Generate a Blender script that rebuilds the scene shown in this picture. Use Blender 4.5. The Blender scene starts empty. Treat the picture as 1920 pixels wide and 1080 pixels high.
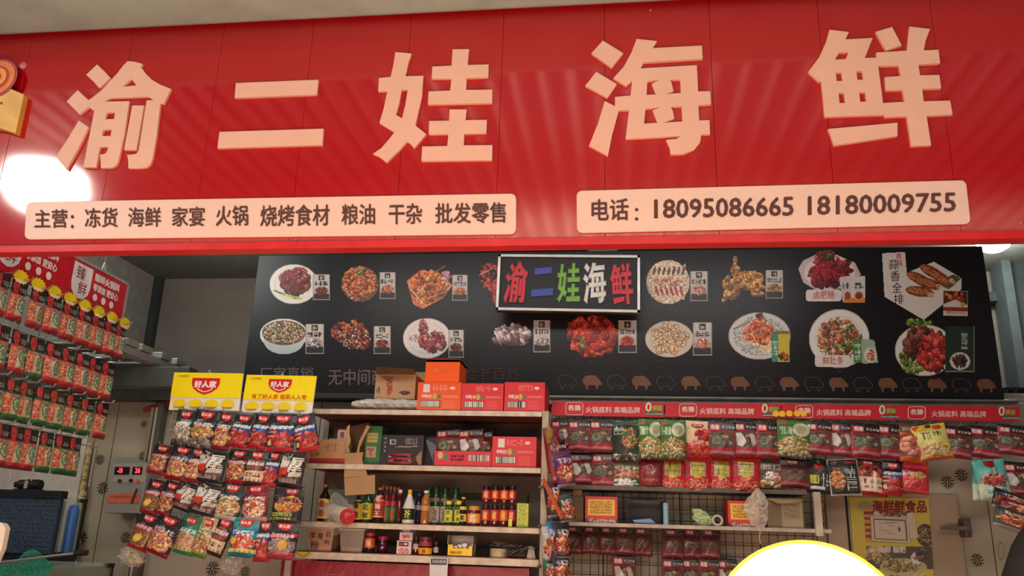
import bpy, bmesh, math, random
import numpy as np
from mathutils import Vector
from mathutils.geometry import tessellate_polygon
S = bpy.context.scene
COL = S.collection
RNG = random.Random(7)
# ------------------------------------------------------------------ camera
F, YAW, PIT, ROL = 1544.52, -0.13431947, 0.29619675, 0.03217379
CAM = np.array([0, 0, 1.45])
_cy, _sy, _cp, _sp, _cr, _sr = math.cos(YAW), math.sin(YAW), math.cos(PIT), math.sin(PIT), math.cos(ROL), math.sin(ROL)
_f = np.array([_sy * _cp, _cy * _cp, _sp]); _r = np.array([_cy, -_sy, 0.0]); _u = np.cross(_r, _f)
CR = _r * _cr + _u * _sr; CU = -_r * _sr + _u * _cr
cam = bpy.data.cameras.new('camera'); camo = bpy.data.objects.new('camera', cam); COL.objects.link(camo)
from mathutils import Matrix
camo.matrix_world = Matrix(((CR[0], CU[0], -_f[0], 0), (CR[1], CU[1], -_f[1], 0), (CR[2], CU[2], -_f[2], 1.45), (0, 0, 0, 1)))
cam.sensor_width = 36; cam.lens = 36 * F / 1920; cam.clip_start = 0.05
S.camera = camo
# ------------------------------------------------------------------ world, lights, exposure
w = bpy.data.worlds.new('world'); S.world = w; w.use_nodes = True
w.node_tree.nodes['Background'].inputs[0].default_value = (0.75, 0.85, 1.0, 1); w.node_tree.nodes['Background'].inputs[1].default_value = 0.14
S.view_settings.view_transform = 'Standard'; S.view_settings.look = 'None'; S.view_settings.gamma = 1; S.view_settings.use_curve_mapping = False
S.view_settings.exposure = 0.15
def light(name, kind, loc, energy, col=(1, 1, 1), size=1, size_y=None, aim=None, rad=None):
    l = bpy.data.lights.new(name, kind); l.energy = energy; l.color = col
    if kind == 'AREA':
        l.shape = 'RECTANGLE'; l.size = size; l.size_y = size_y or size
    elif rad: l.shadow_soft_size = rad
    o = bpy.data.objects.new(name, l); COL.objects.link(o); o.location = loc
    if aim is not None: o.rotation_euler = (Vector(aim) - Vector(loc)).to_track_quat('-Z', 'Y').to_euler()
    return o
light('hall_light', 'AREA', (-0.5, -6.5, 4.3), 170, (1.0, 0.95, 0.88), 7, 1.5, aim=(-0.5, 4.5, 2.0))
light('counter_light', 'AREA', (-0.6, 0.9, 0.75), 78, (1.0, 0.56, 0.40), 3.6, 0.5, aim=(-0.6, 3.0, 2.95))
light('roof_uplight', 'AREA', (-0.5, -4.05, 4.8), 1050, (1.0, 0.86, 0.68), 12, 2.2, aim=(-0.5, -4.05, 6))  # added light, brightens the roof mirrored low in the sign
light('roof_uplight', 'AREA', (-0.5, -0.4, 4.3), 210, (1.0, 0.93, 0.86), 10, 2.2, aim=(-0.5, -0.6, 6))  # second added light, for roof stripes mirrored higher in the sign
light('stall_light', 'AREA', (-0.4, 3.5, 3.4), 22, (1.0, 0.98, 0.92), 3.5, 0.25, aim=(-0.4, 4.9, 1.2))
# ------------------------------------------------------------------ projection helpers
def ray(x, y): return CR * (x - 960) / F - CU * (y - 540) / F + _f
def U(x, y, Y): d = ray(x, y); return CAM + d * (Y / d[1])
def UX(x, y, X): d = ray(x, y); return CAM + d * (X / d[0])
def mpp(x, y, Y): return float(np.linalg.norm(U(x + 1, y, Y) - U(x, y, Y)))
def lin(c):
    c = np.asarray(c, float) / 255
    return np.where(c <= 0.04045, c / 12.92, ((c + 0.055) / 1.055) ** 2.4)
# ------------------------------------------------------------------ materials
MATS = {}
def mat(name, rgb, rough=0.5, metal=0.0, var=0.12, scale=12, bump=0.0, trans=0.0, alpha=1.0, emit=0, coat=0.0, spec=0.5, ior=1.45):
    if name in MATS: return MATS[name]
    m = bpy.data.materials.new(name); m.use_nodes = True; nt = m.node_tree; n = nt.nodes; b = n['Principled BSDF']
    c = lin(rgb)
    tx = n.new('ShaderNodeTexCoord'); no = n.new('ShaderNodeTexNoise'); no.inputs['Scale'].default_value = scale; no.inputs['Detail'].default_value = 4
    nt.links.new(tx.outputs['Object'], no.inputs['Vector'])
    rp = n.new('ShaderNodeValToRGB')
    lo = c * (1 - var); hi = np.minimum(c * (1 + var), 1)
    rp.color_ramp.elements[0].color = (*lo, 1); rp.color_ramp.elements[1].color = (*hi, 1)
    rp.color_ramp.elements[0].position = 0.3; rp.color_ramp.elements[1].position = 0.7
    nt.links.new(no.outputs['Fac'], rp.inputs[0]); nt.links.new(rp.outputs[0], b.inputs['Base Color'])
    b.inputs['Roughness'].default_value = rough; b.inputs['Metallic'].default_value = metal
    b.inputs['Transmission Weight'].default_value = trans; b.inputs['IOR'].default_value = ior
    b.inputs['Alpha'].default_value = alpha; b.inputs['Coat Weight'].default_value = coat; b.inputs['Specular IOR Level'].default_value = spec
    if emit:
        b.inputs['Emission Color'].default_value = (*c, 1); b.inputs['Emission Strength'].default_value = emit
    if bump:
        bp = n.new('ShaderNodeBump'); bp.inputs['Strength'].default_value = bump; bp.inputs['Distance'].default_value = 0.01
        nt.links.new(no.outputs['Fac'], bp.inputs['Height']); nt.links.new(bp.outputs[0], b.inputs['Normal'])
    MATS[name] = m
    return m
def vmat(name, rough=0.5, coat=0.0, bump=0.0, bscale=40, spec=0.5, noise=0.06):
    if name in MATS: return MATS[name]
    m = bpy.data.materials.new(name); m.use_nodes = True; nt = m.node_tree; n = nt.nodes; b = n['Principled BSDF']
    a = n.new('ShaderNodeAttribute'); a.attribute_name = 'Col'
    tx = n.new('ShaderNodeTexCoord'); no = n.new('ShaderNodeTexNoise'); no.inputs['Scale'].default_value = bscale; no.inputs['Detail'].default_value = 3
    nt.links.new(tx.outputs['Object'], no.inputs['Vector'])
    mr = n.new('ShaderNodeMapRange'); mr.inputs['To Min'].default_value = 1 - noise; mr.inputs['To Max'].default_value = 1 + noise
    nt.links.new(no.outputs['Fac'], mr.inputs['Value'])
    vm = n.new('ShaderNodeVectorMath'); vm.operation = 'SCALE'
    nt.links.new(a.outputs['Color'], vm.inputs[0]); nt.links.new(mr.outputs[0], vm.inputs['Scale'])
    nt.links.new(vm.outputs[0], b.inputs['Base Color'])
    b.inputs['Roughness'].default_value = rough; b.inputs['Coat Weight'].default_value = coat; b.inputs['Specular IOR Level'].default_value = spec
    b.inputs['Coat Roughness'].default_value = 0.15
    if bump:
        bp = n.new('ShaderNodeBump'); bp.inputs['Strength'].default_value = bump; bp.inputs['Distance'].default_value = 0.01
        nt.links.new(no.outputs['Fac'], bp.inputs['Height']); nt.links.new(bp.outputs[0], b.inputs['Normal'])
    MATS[name] = m
    return m
def film(name, rgb, alpha=0.3, rough=0.15):
    return mat(name, rgb, rough=rough, alpha=alpha, var=0.2, scale=30, bump=0.6, spec=0.9)
PRINT = vmat('printed_ink', 0.45); FOIL = vmat('pouch_film', 0.24, coat=0.35, bump=0.6, bscale=16); BOARDINK = vmat('board_print', 0.4)
# ------------------------------------------------------------------ object helpers
ORG = {}
def tag(o, label=None, cat=None, group=None, kind=None):
    for k, v in (('label', label), ('category', cat), ('group', group), ('kind', kind)):
        if v: o[k] = v
    return o
def thing(name, label, cat, loc=(0, 0, 0), group=None):
    o = bpy.data.objects.new(name, None); COL.objects.link(o); o.location = loc; o.empty_display_size = 0.05
    ORG[o.name] = np.array(loc, float)
    return tag(o, label, cat, group)
def link(name, me, m=None, parent=None, loc=None):
    o = bpy.data.objects.new(name, me); COL.objects.link(o)
    if m is not None and not me.materials: me.materials.append(m)
    if parent is not None: o.parent = parent; ORG[o.name] = ORG[parent.name]
    else: ORG[o.name] = np.zeros(3)
    if loc is not None: o.location = loc
    return o
def fast(name, co, quads, cols=None, smooth=True):
    me = bpy.data.meshes.new(name); nv, nq = len(co), len(quads)
    me.vertices.add(nv); me.vertices.foreach_set('co', np.asarray(co, np.float32).ravel())
    q = np.asarray(quads, np.int32); k = q.shape[1]
    me.loops.add(nq * k); me.loops.foreach_set('vertex_index', q.ravel())
    me.polygons.add(nq); me.polygons.foreach_set('loop_start', np.arange(0, nq * k, k, dtype=np.int32))
    me.update(calc_edges=True)
    if smooth: me.polygons.foreach_set('use_smooth', np.ones(nq, bool))
    if cols is not None:
        at = me.color_attributes.new('Col', 'FLOAT_COLOR', 'POINT')
        at.data.foreach_set('color', np.concatenate([cols, np.ones((nv, 1))], 1).astype(np.float32).ravel())
    return me
class MB:
    def __init__(s): s.v = []; s.f = []; s.rc = False
    def add(s, v, f):
        k = len(s.v); s.v += [tuple(map(float, p)) for p in v]; s.f += [tuple(i + k for i in g) for g in f]; return s
    def box(s, x0, x1, y0, y1, z0, z1):
        return s.add([(x0, y0, z0), (x1, y0, z0), (x1, y1, z0), (x0, y1, z0), (x0, y0, z1), (x1, y0, z1), (x1, y1, z1), (x0, y1, z1)],
                     [(0, 3, 2, 1), (4, 5, 6, 7), (0, 1, 5, 4), (1, 2, 6, 5), (2, 3, 7, 6), (3, 0, 4, 7)])
    def hexa(s, a, b):  # two quads of points (front, back)
        return s.add(list(a) + list(b), [(0, 1, 2, 3), (7, 6, 5, 4), (0, 4, 5, 1), (1, 5, 6, 2), (2, 6, 7, 3), (3, 7, 4, 0)])
    def tube(s, p0, p1, r, n=8, r1=None):
        p0 = Vector(p0); p1 = Vector(p1); d = (p1 - p0).normalized(); a = d.orthogonal().normalized(); b = d.cross(a); r1 = r if r1 is None else r1
        v = [p0 + (a * math.cos(t) + b * math.sin(t)) * r for t in [2 * math.pi * i / n for i in range(n)]]
        v += [p1 + (a * math.cos(t) + b * math.sin(t)) * r1 for t in [2 * math.pi * i / n for i in range(n)]]
        f = [(i, (i + 1) % n, n + (i + 1) % n, n + i) for i in range(n)] + [tuple(range(n))[::-1], tuple(range(n, 2 * n))]
        return s.add(v, f)
    def path(s, pts, r, n=6):
        for a, b in zip(pts[:-1], pts[1:]): s.tube(a, b, r, n)
        return s
    def lathe(s, prof, c=(0, 0, 0), n=20, a0=0, a1=2 * math.pi):
        full = abs(a1 - a0 - 2 * math.pi) < 1e-6; m = n if full else n + 1; v = []; f = []
        for r, z in prof:
            for i in range(m):
                t = a0 + (a1 - a0) * i / n; v.append((c[0] + r * math.cos(t), c[1] + r * math.sin(t), c[2] + z))
        for j in range(len(prof) - 1):
            for i in range(n):
                k = (i + 1) % m
                f.append((j * m + i, j * m + k, (j + 1) * m + k, (j + 1) * m + i))
        if full and prof[0][0] > 1e-6: f.append(tuple(range(m))[::-1])
        if full and prof[-1][0] > 1e-6: f.append(tuple(range((len(prof) - 1) * m, len(prof) * m)))
        return s.add(v, f)
    def prism(s, loops, y0, y1, fn=None):  # loops in (x,z); outer first, then holes
        s.rc = True
        fn = fn or (lambda x, z, y: (x, y, z))
        pts = [p for l in loops for p in l]
        tri = tessellate_polygon([[Vector((p[0], p[1], 0)) for p in l] for l in loops])
        n = len(pts); v = [fn(p[0], p[1], y0) for p in pts] + [fn(p[0], p[1], y1) for p in pts]
        f = []
        for t in tri:
            a, b, c = [pts[i] for i in t]
            ar = (b[0] - a[0]) * (c[1] - a[1]) - (b[1] - a[1]) * (c[0] - a[0])
            t = tuple(t) if ar > 0 else tuple(t)[::-1]
            f += [t, tuple(i + n for i in t[::-1])]
        k = 0
        for l in loops:
            m = len(l)
            for i in range(m):
                j = (i + 1) % m; f.append((k + i, k + j, n + k + j, n + k + i))
            k += m
        return s.add(v, f)
    def build(s, name, m, parent=None, bev=0, smooth=False, loc=None):
        me = bpy.data.meshes.new(name); o_ = ORG[parent.name] if parent is not None else np.zeros(3)
        me.from_pydata([(a - o_[0], b - o_[1], c - o_[2]) for a, b, c in s.v], [], s.f); me.update()
        if s.rc:
            bm = bmesh.new(); bm.from_mesh(me); bmesh.ops.recalc_face_normals(bm, faces=bm.faces); bm.to_mesh(me); bm.free()
        if smooth:
            me.polygons.foreach_set('use_smooth', [True] * len(me.polygons)); me.set_sharp_from_angle(angle=0.7)
        o = link(name, me, m, parent)
        if bev:
            md = o.modifiers.new('bevel', 'BEVEL'); md.width = bev; md.segments = 2; md.limit_method = 'ANGLE'
        return o
def solo(o, label, cat, group=None): return tag(o, label, cat, group)
def struct(o): o['kind'] = 'structure'; return o
# ------------------------------------------------------------------ text
TX = {}
def text2(s, bold=0.018):
    k = (s, bold)
    if k not in TX:
        c = bpy.data.curves.new('t', 'FONT'); c.body = s; c.resolution_u = 2
        o = bpy.data.objects.new('t', c); COL.objects.link(o); me = o.to_mesh()
        v = np.array([p.co[:2] for p in me.vertices]); f = [tuple(p.vertices) for p in me.polygons]
        o.to_mesh_clear(); bpy.data.objects.remove(o); bpy.data.curves.remove(c)
        n0 = len(v); sh = [(0, 0)] if bold < .012 else [(-1, -.6), (1, -.6), (0, .7)] if bold < .025 else [(-1, -1), (1, -1), (-1, 1), (1, 1)]
        v = np.concatenate([v + np.array(q) * bold for q in sh]); f = [tuple(i + k * n0 for i in g) for k in range(len(sh)) for g in f]; ly = np.repeat(np.arange(len(sh)), n0)
        lo, hi = v.min(0), v.max(0); v = (v - lo) / np.maximum(hi - lo, 1e-6); v[:, 1] = 1 - v[:, 1]; v = np.concatenate([v, ly[:, None]], 1)
        TX[k] = (v, f)
    return TX[k]
def text(name, s, fn, m, parent, bold=0.018):
    v, f = text2(s, bold); b = MB(); P = [fn(a, c) for a, c, _ in v]; ax = 0 if abs(P[0][0] - P[-1][0]) < 1e-4 and name == 'lettering' and len(set(round(p[0], 4) for p in P)) == 1 else 1
    b.add([(p[0] + (.0003 * l if ax == 0 else 0), p[1] - (.0003 * l if ax else 0), p[2]) for p, (_, _, l) in zip(P, v)], f)
    return b.build(name, m, parent)
def pq(tl, tr, br, bl, Y, dy=0.0):  # px quad on the plane y=Y -> world, optionally pulled dy towards the viewer
    def fn(u, v):
        x = (tl[0] * (1 - u) + tr[0] * u) * (1 - v) + (bl[0] * (1 - u) + br[0] * u) * v
        y = (tl[1] * (1 - u) + tr[1] * u) * (1 - v) + (bl[1] * (1 - u) + br[1] * u) * v
        p = U(x, y, Y); return (p[0], p[1] - dy, p[2])
    return fn
def pr4(x0, y0, x1, y1, Y, dy=0.0, sl=0.0): return pq((x0, y0), (x1, y0 + sl), (x1, y1 + sl), (x0, y1), Y, dy)
def rnd_loop(x0, y0, x1, y1, r, n=4, sl=0):
    L = []
    for cx, cy, a in ((x1 - r, y0 + r, -90), (x1 - r, y1 - r, 0), (x0 + r, y1 - r, 90), (x0 + r, y0 + r, 180)):
        for i in range(n + 1):
            t = math.radians(a + 90 * i / n); L.append((cx + r * math.cos(t), cy + r * math.sin(t)))
    return L
# ------------------------------------------------------------------ canvas painter (print as vertex colours)
class Cv:
    def __init__(s, w, h, bg=None, seed=1):
        s.w, s.h = w, h; s.c = np.zeros((h, w, 3)); s.a = np.zeros((h, w), bool); s.r = random.Random(seed)
        s.Y, s.X = np.mgrid[0:h, 0:w].astype(float); s.X = s.X / (w - 1) * w; s.Y = s.Y / (h - 1) * h
        if bg is not None: s.c[:] = bg; s.a[:] = True
    def put(s, m, c): s.c[m] = c; s.a[m] = True; return s
    def emask(s, cx, cy, rx, ry, rot=0):
        dx = s.X - cx * s.w; dy = s.Y - cy * s.h; c, t = math.cos(rot), math.sin(rot)
        return ((dx * c + dy * t) / (rx * s.w)) ** 2 + ((-dx * t + dy * c) / (ry * s.h)) ** 2
    def ell(s, cx, cy, rx, ry, c, rot=0): return s.put(s.emask(cx, cy, rx, ry, rot) < 1, c)
    def ring(s, cx, cy, rx, ry, c, t=0.3, rot=0):
        e = s.emask(cx, cy, rx, ry, rot); return s.put((e < 1) & (e > (1 - t) ** 2), c)
    def rect(s, x0, y0, x1, y1, c): return s.put((s.X >= x0 * s.w) & (s.X <= x1 * s.w) & (s.Y >= y0 * s.h) & (s.Y <= y1 * s.h), c)
    def poly(s, pts, c):
        m = np.zeros(s.a.shape, bool); n = len(pts)
        for i in range(n):
            x0, y0 = pts[i][0] * s.w, pts[i][1] * s.h; x1, y1 = pts[(i + 1) % n][0] * s.w, pts[(i + 1) % n][1] * s.h
            if y0 == y1: continue
            m ^= ((s.Y >= min(y0, y1)) & (s.Y < max(y0, y1))) & (s.X < (s.Y - y0) * (x1 - x0) / (y1 - y0) + x0)
        return s.put(m, c)
    def line(s, x0, y0, x1, y1, wd, c):
        ax, ay, bx, by = x0 * s.w, y0 * s.h, x1 * s.w, y1 * s.h; L = (bx - ax) ** 2 + (by - ay) ** 2 + 1e-9
        t = np.clip(((s.X - ax) * (bx - ax) + (s.Y - ay) * (by - ay)) / L, 0, 1)
        return s.put((s.X - ax - t * (bx - ax)) ** 2 + (s.Y - ay - t * (by - ay)) ** 2 < (wd * s.w / 2) ** 2, c)
    def blobs(s, cx, cy, rx, ry, pal, n, s0=0.03, s1=0.07, asp=2.0, rot=None, shade=0.35):
        n = int(n * 2.1); s0 *= .66; s1 *= .66
        for _ in range(n):
            t = s.r.random() * 6.283; q = math.sqrt(s.r.random()); x = (cx + rx * q * math.cos(t)) * s.w; y = (cy + ry * q * math.sin(t)) * s.h
            a = max(s.r.uniform(s0, s1) * s.w, 1.2); b = max(a / s.r.uniform(1, asp), 0.8); an = s.r.random() * 3.14 if rot is None else rot + s.r.uniform(-.4, .4)
            R = int(a) + 2; X0, X1, Y0, Y1 = max(int(x) - R, 0), min(int(x) + R + 1, s.w), max(int(y) - R, 0), min(int(y) + R + 1, s.h)
            if X1 <= X0 or Y1 <= Y0: continue
            dx = s.X[Y0:Y1, X0:X1] - x; dy = s.Y[Y0:Y1, X0:X1] - y; c_, s_ = math.cos(an), math.sin(an)
            e = ((dx * c_ + dy * s_) / a) ** 2 + ((-dx * s_ + dy * c_) / b) ** 2; m = e < 1
            col = np.array(s.r.choice(pal), float); l = 1 + shade * (-(dx + 1.6 * dy) / (a * 1.6)) - 0.15 * e
            sub = s.c[Y0:Y1, X0:X1]; sub[m] = np.clip(col[None] * l[m][:, None], 0, 255); s.a[Y0:Y1, X0:X1][m] = True
        return s
    def glyphs(s, x0, y0, x1, y1, n, c, vert=False):
        for i in range(n):
            if vert: a, b, d, e = x0, y0 + (y1 - y0) * i / n, x1, y0 + (y1 - y0) * (i + 0.84) / n
            else: a, b, d, e = x0 + (x1 - x0) * i / n, y0, x0 + (x1 - x0) * (i + 0.84) / n, y1
            for k in range(4):
                if s.r.random() < 0.5: t = s.r.uniform(b, e); s.line(a, t, d, t, 1.15 / s.w, c)
                else: t = s.r.uniform(a, d); s.line(t, b, t, e, 1.15 / s.w, c)
        return s
    def bars(s, x0, y0, x1, y1):
        s.rect(x0, y0, x1, y1, (225, 220, 205)); x = x0 + 0.01
        while x < x1 - 0.01: q = s.r.uniform(0.006, 0.02); s.rect(x, y0, x + q, y1, (40, 35, 30)); x += q + s.r.uniform(0.008, 0.02)
        return s
    def noise(s, amp, seed=0):
        g = np.random.RandomState(seed); z = np.zeros(s.a.shape)
        for k in range(6):
            fx, fy, p = g.uniform(2, 22), g.uniform(2, 22), g.uniform(0, 6); z += np.sin(s.X / s.w * fx + s.Y / s.h * fy * g.choice([-1, 1]) + p)
        s.c = np.clip(s.c * (1 + amp * (z / 3 + g.uniform(-.5, .5, z.shape)))[..., None], 0, 255); return s
    def grain(s, amp, seed=0):
        g = np.random.RandomState(seed); z = g.randn(s.h, s.w); z = (z + np.roll(z, 1, 0) + np.roll(z, 1, 1)) / 1.7
        sat = (s.c.max(2) - s.c.min(2)) > 34; s.c = np.clip(s.c * (1 + amp * z * sat)[..., None] + ((z > 2.1) & sat)[..., None] * 60, 0, 255); return s
    def mesh(s, name, fn):
        u = np.arange(s.w) / (s.w - 1); v = np.arange(s.h) / (s.h - 1); co = fn(*np.meshgrid(u, v)).reshape(-1, 3)
        idx = np.arange(s.w * s.h).reshape(s.h, s.w); a = s.a
        ok = a[:-1, :-1] & a[1:, :-1] & a[:-1, 1:] & a[1:, 1:]
        q = np.stack([idx[:-1, :-1][ok], idx[1:, :-1][ok], idx[1:, 1:][ok], idx[:-1, 1:][ok]], 1)
        us, inv = np.unique(q, return_inverse=True)
        return fast(name, co[us], inv.reshape(q.shape), lin(s.c.reshape(-1, 3)[us]))
def pqv(tl, tr, br, bl, Y, org, dy=0.0):  # vectorised px quad
    A = [np.array(U(*p, Y)) - [0, dy, 0] - org for p in (tl, tr, br, bl)]
    # homography through corners: planar, use projective interpolation of image coordinates
    def fn(u, v):
        x = (tl[0] * (1 - u) + tr[0] * u) * (1 - v) + (bl[0] * (1 - u) + br[0] * u) * v
        y = (tl[1] * (1 - u) + tr[1] * u) * (1 - v) + (bl[1] * (1 - u) + br[1] * u) * v
        d = CR[None, None] * ((x - 960) / F)[..., None] - CU[None, None] * ((y - 540) / F)[..., None] + _f
        return CAM + d * (Y / d[..., 1:2]) - np.array([0, dy, 0]) - org
    return fn
def decal(name, cv, quad, Y, parent, dy=0.002, m=None):
    me = cv.mesh(name, pqv(*quad, Y, ORG[parent.name], dy)); return link(name, me, m or PRINT, parent)
def R4(x0, y0, x1, y1, sl=0): return ((x0, y0), (x1, y0 + sl), (x1, y1 + sl), (x0, y1))
# ================================================================== SETTING
concrete = mat('painted_concrete', (128, 124, 116), 0.8, bump=0.15, scale=6)
def wall(name, *b, m=concrete): return struct(MB().box(*b).build(name, m))
wall('floor', -6, 6, -9, 7, -0.1, 0, m=mat('wet_floor_tile', (90, 88, 85), 0.35))
wall('wall_back', -4.35, 3.45, 7.0, 7.12, 0, 3.8, m=mat('grey_render', (140, 130, 120), 0.85, bump=0.1, scale=3))
wall('wall_left', -4.47, -4.35, 3.3, 7.12, 0, 3.8, m=mat('left_render', (150, 146, 138), 0.85))
wall('wall_right', 3.33, 3.45, 3.1, 7.0, 0, 3.8, m=mat('right_render', (150, 147, 140), 0.8))
wall('ceiling', -4.35, 3.45, 3.12, 7.0, 3.72, 3.8, m=mat('ceiling_paint', (120, 120, 112), 0.8))
# market hall roof of ribbed sheets, ribs run away from the stall
roof = MB(); n = 0; xs = np.arange(-7, 7, 0.05); pr_ = []
zz = [5.2 + (0.035 if int(math.floor(x / 0.115)) % 2 else -0.035) for x in xs]
V = []; Fc = []
for x, z in zip(xs, zz): V += [(x, -9, z), (x, 3.3, z)]
for i in range(len(xs) - 1): Fc.append((2 * i, 2 * i + 2, 2 * i + 3, 2 * i + 1))
ro = MB().add(V, Fc).build('ceiling_hall', mat('ribbed_roof_sheet', (225, 215, 200), 0.6)); struct(ro)
for x in np.arange(-6.9, 6.9, .235): MB().box(x, x + .125, -9, 3.2, 5.06, 5.16).build('stripe_batten', mat('batten_dark', (74, 62, 56), .7), ro)  # unseen dark battens added so the sign's reflection shows stripes
# rounded beam above the sign
zb = U(0, 69, 2.98)[2]
bp = [(2.99, zb + .5), (2.99, zb + .03), (2.975, zb + .008), (2.95, zb), (2.6, zb - .004), (2.52, zb + .01), (2.46, zb + .05), (2.44, zb + .12), (2.44, zb + .5)]
beam = MB(); k = len(bp); beam.add([(x, a, b) for x in (-5, 4) for a, b in bp], [(i, (i + 1) % k, k + (i + 1) % k, k + i) for i in range(k)] + [tuple(range(k)), tuple(range(2 * k - 1, k - 1, -1))]); beam.rc = True
struct(beam.build('trim_beam', mat('beam_paint', (176, 214, 204), 0.6, bump=0.2, scale=5), smooth=True))
# cold-room panel wall behind the shelves, built of single panels with dark joints
ZP = U(1200, 760, 5.1)[2]
pw = thing('wall_panels', None, None, (0, 5.1, 0)); pw['kind'] = 'structure'
panelm = mat('beige_foam_panel', (166, 158, 138), 0.55, var=0.08, scale=3, bump=0.05)
edges = [-4.3, -3.62, -3.3, -2.98, -2.35, -1.9, -1.45, -1.0, -0.55, -0.1, 0.35, 0.8, 1.2, 1.62, 2.06, 2.5, 3.3]
for a, b in zip(edges[:-1], edges[1:]):
    MB().box(a + .003, b - .003, 5.1, 5.16, 0, ZP).build('panel', panelm, pw, bev=0.002)
MB().box(-4.3, 3.3, 5.13, 5.19, 0, ZP - .01).build('backing', mat('dark_joint', (40, 36, 32), 0.9), pw)
markm = mat('mark_ink', (20, 20, 18), 0.8)
def mark(px, py, s=10, rot=0, Y=5.1, clip=None):
    b = MB(); c = U(px, py, Y); k = mpp(px, py, Y)
    for i in range(8):
        t = rot + math.pi / 4 * i; d = np.array([math.cos(t), math.sin(t)]); e = np.array([-d[1], d[0]])
        segs = [(.1, 1.0, 0)] if i % 4 == 0 else [(.2, .66, 0)]
        for a0, a1, o in segs + [(.55, .95, .22), (.55, .95, -.22)][: 2 if i % 4 else 0]:
            p = [d * a0 * s * k + e * (o * (a0 - .2) - .07) * s * k, d * a1 * s * k + e * (o - .07) * s * k, d * a1 * s * k + e * (o + .07) * s * k, d * a0 * s * k + e * (o * (a0 - .2) + .07) * s * k]
            b.add([(c[0] + q[0], Y - .003, c[2] + q[1]) for q in p], [(0, 1, 2, 3)])
    b.build('printed_mark', markm, pw)
for a in [(193, 915, 11), (152, 1008, 12), (399, 1066, 13), (188, 862, 9, .3), (268, 855, 8, .4), (270, 795, 6), (995, 909, 12), (918, 1004, 12), (976, 1003, 12), (300, 1010, 10), (1786, 975, 13), (1776, 1062, 13), (1832, 1050, 13), (1776, 904, 13, .3), (1802, 891, 13, .3), (1585, 1015, 9), (460, 1072, 10), (236, 1008, 10)]: mark(*a)
# faint stamped print on the panels
for q in [R4(620, 885, 700, 935), R4(1860, 1000, 1890, 1060)]:
    c = Cv(60, 40); c.r = random.Random(3)
    for k in range(3): c.line(.05, .9 - .2 * k, .9, .35 - .12 * k, .02, (112, 104, 90))
    c.ring(.55, .55, .2, .3, (112, 104, 90), .2); decal('printed_mark', c, q, 5.1, pw, .003)
# door frame strips and foam sealant on the left
for (x0, y0), (x1, y1), wpx, m in [((291, 765), (272, 900), 5, (150, 140, 120)), ((299, 765), (283, 900), 4, (190, 180, 160)), ((307, 755), (296, 905), 9, (92, 88, 82))]:
    a = U(x0, y0, 5.06); b = U(x1, y1, 5.06); k = mpp(x0, y0, 5.06) * wpx / 2
    struct(MB().box(a[0] - k, a[0] + k, 5.03, 5.1, 0, a[2]).build('trim_1', mat('frame%d' % m[0], m, 0.5)))
foam = MB()
for i in range(46):
    y = 800 + i * 6; x = 170 - (y - 800) * .13 + RNG.uniform(-3, 3); p = U(x, y, 5.05); r = RNG.uniform(.012, .03)
    foam.lathe([(0, -r), (r * .8, -r * .6), (r, 0), (r * .7, r * .7), (0, r)], p, 7)
f_ = foam.build('foam_sealant', mat('cream_foam', (205, 195, 140), 0.9, bump=0.6, scale=60), pw, smooth=True); f_['kind'] = 'stuff'
# white board left of the foam
a = U(0, 820, 5.05); b = U(150, 930, 5.05)
struct(MB().box(-4.3, b[0], 5.02, 5.09, 0, U(120, 790, 5.05)[2]).build('wall_white_board', mat('white_board', (200, 196, 186), 0.5)))
# dark top of cold room and an added black sheet for the gap's shade
wall('trim_gap_shade', -4.3, 3.2, 5.6, 5.66, ZP - .1, ZP + .22, m=mat('gap_shade_black', (20, 19, 20), 0.9))
wall('trim_coldroof', -4.3, 3.3, 5.17, 7.0, ZP - .06, ZP, m=mat('cold_roof', (44, 42, 40), 0.9))
# corner posts and transoms
wall('trim_post', -4.35, -4.28, 6.93, 7.0, 0, 3.72, m=mat('dark_pipe', (58, 64, 62), 0.5))
wall('trim_post', 3.13, 3.33, 6.8, 7.0, 0, 3.72, m=mat('dark_pipe2', (70, 76, 74), 0.5))
wall('trim_post', 3.05, 3.12, 6.7, 6.9, 0, 3.72, m=mat('pale_pipe', (84, 92, 92), 0.5))
wall('trim_transom', 2.4, 3.1, 6.85, 7.0, 3.42, 3.5, m=mat('dark_pipe', (58, 64, 62)))
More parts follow.
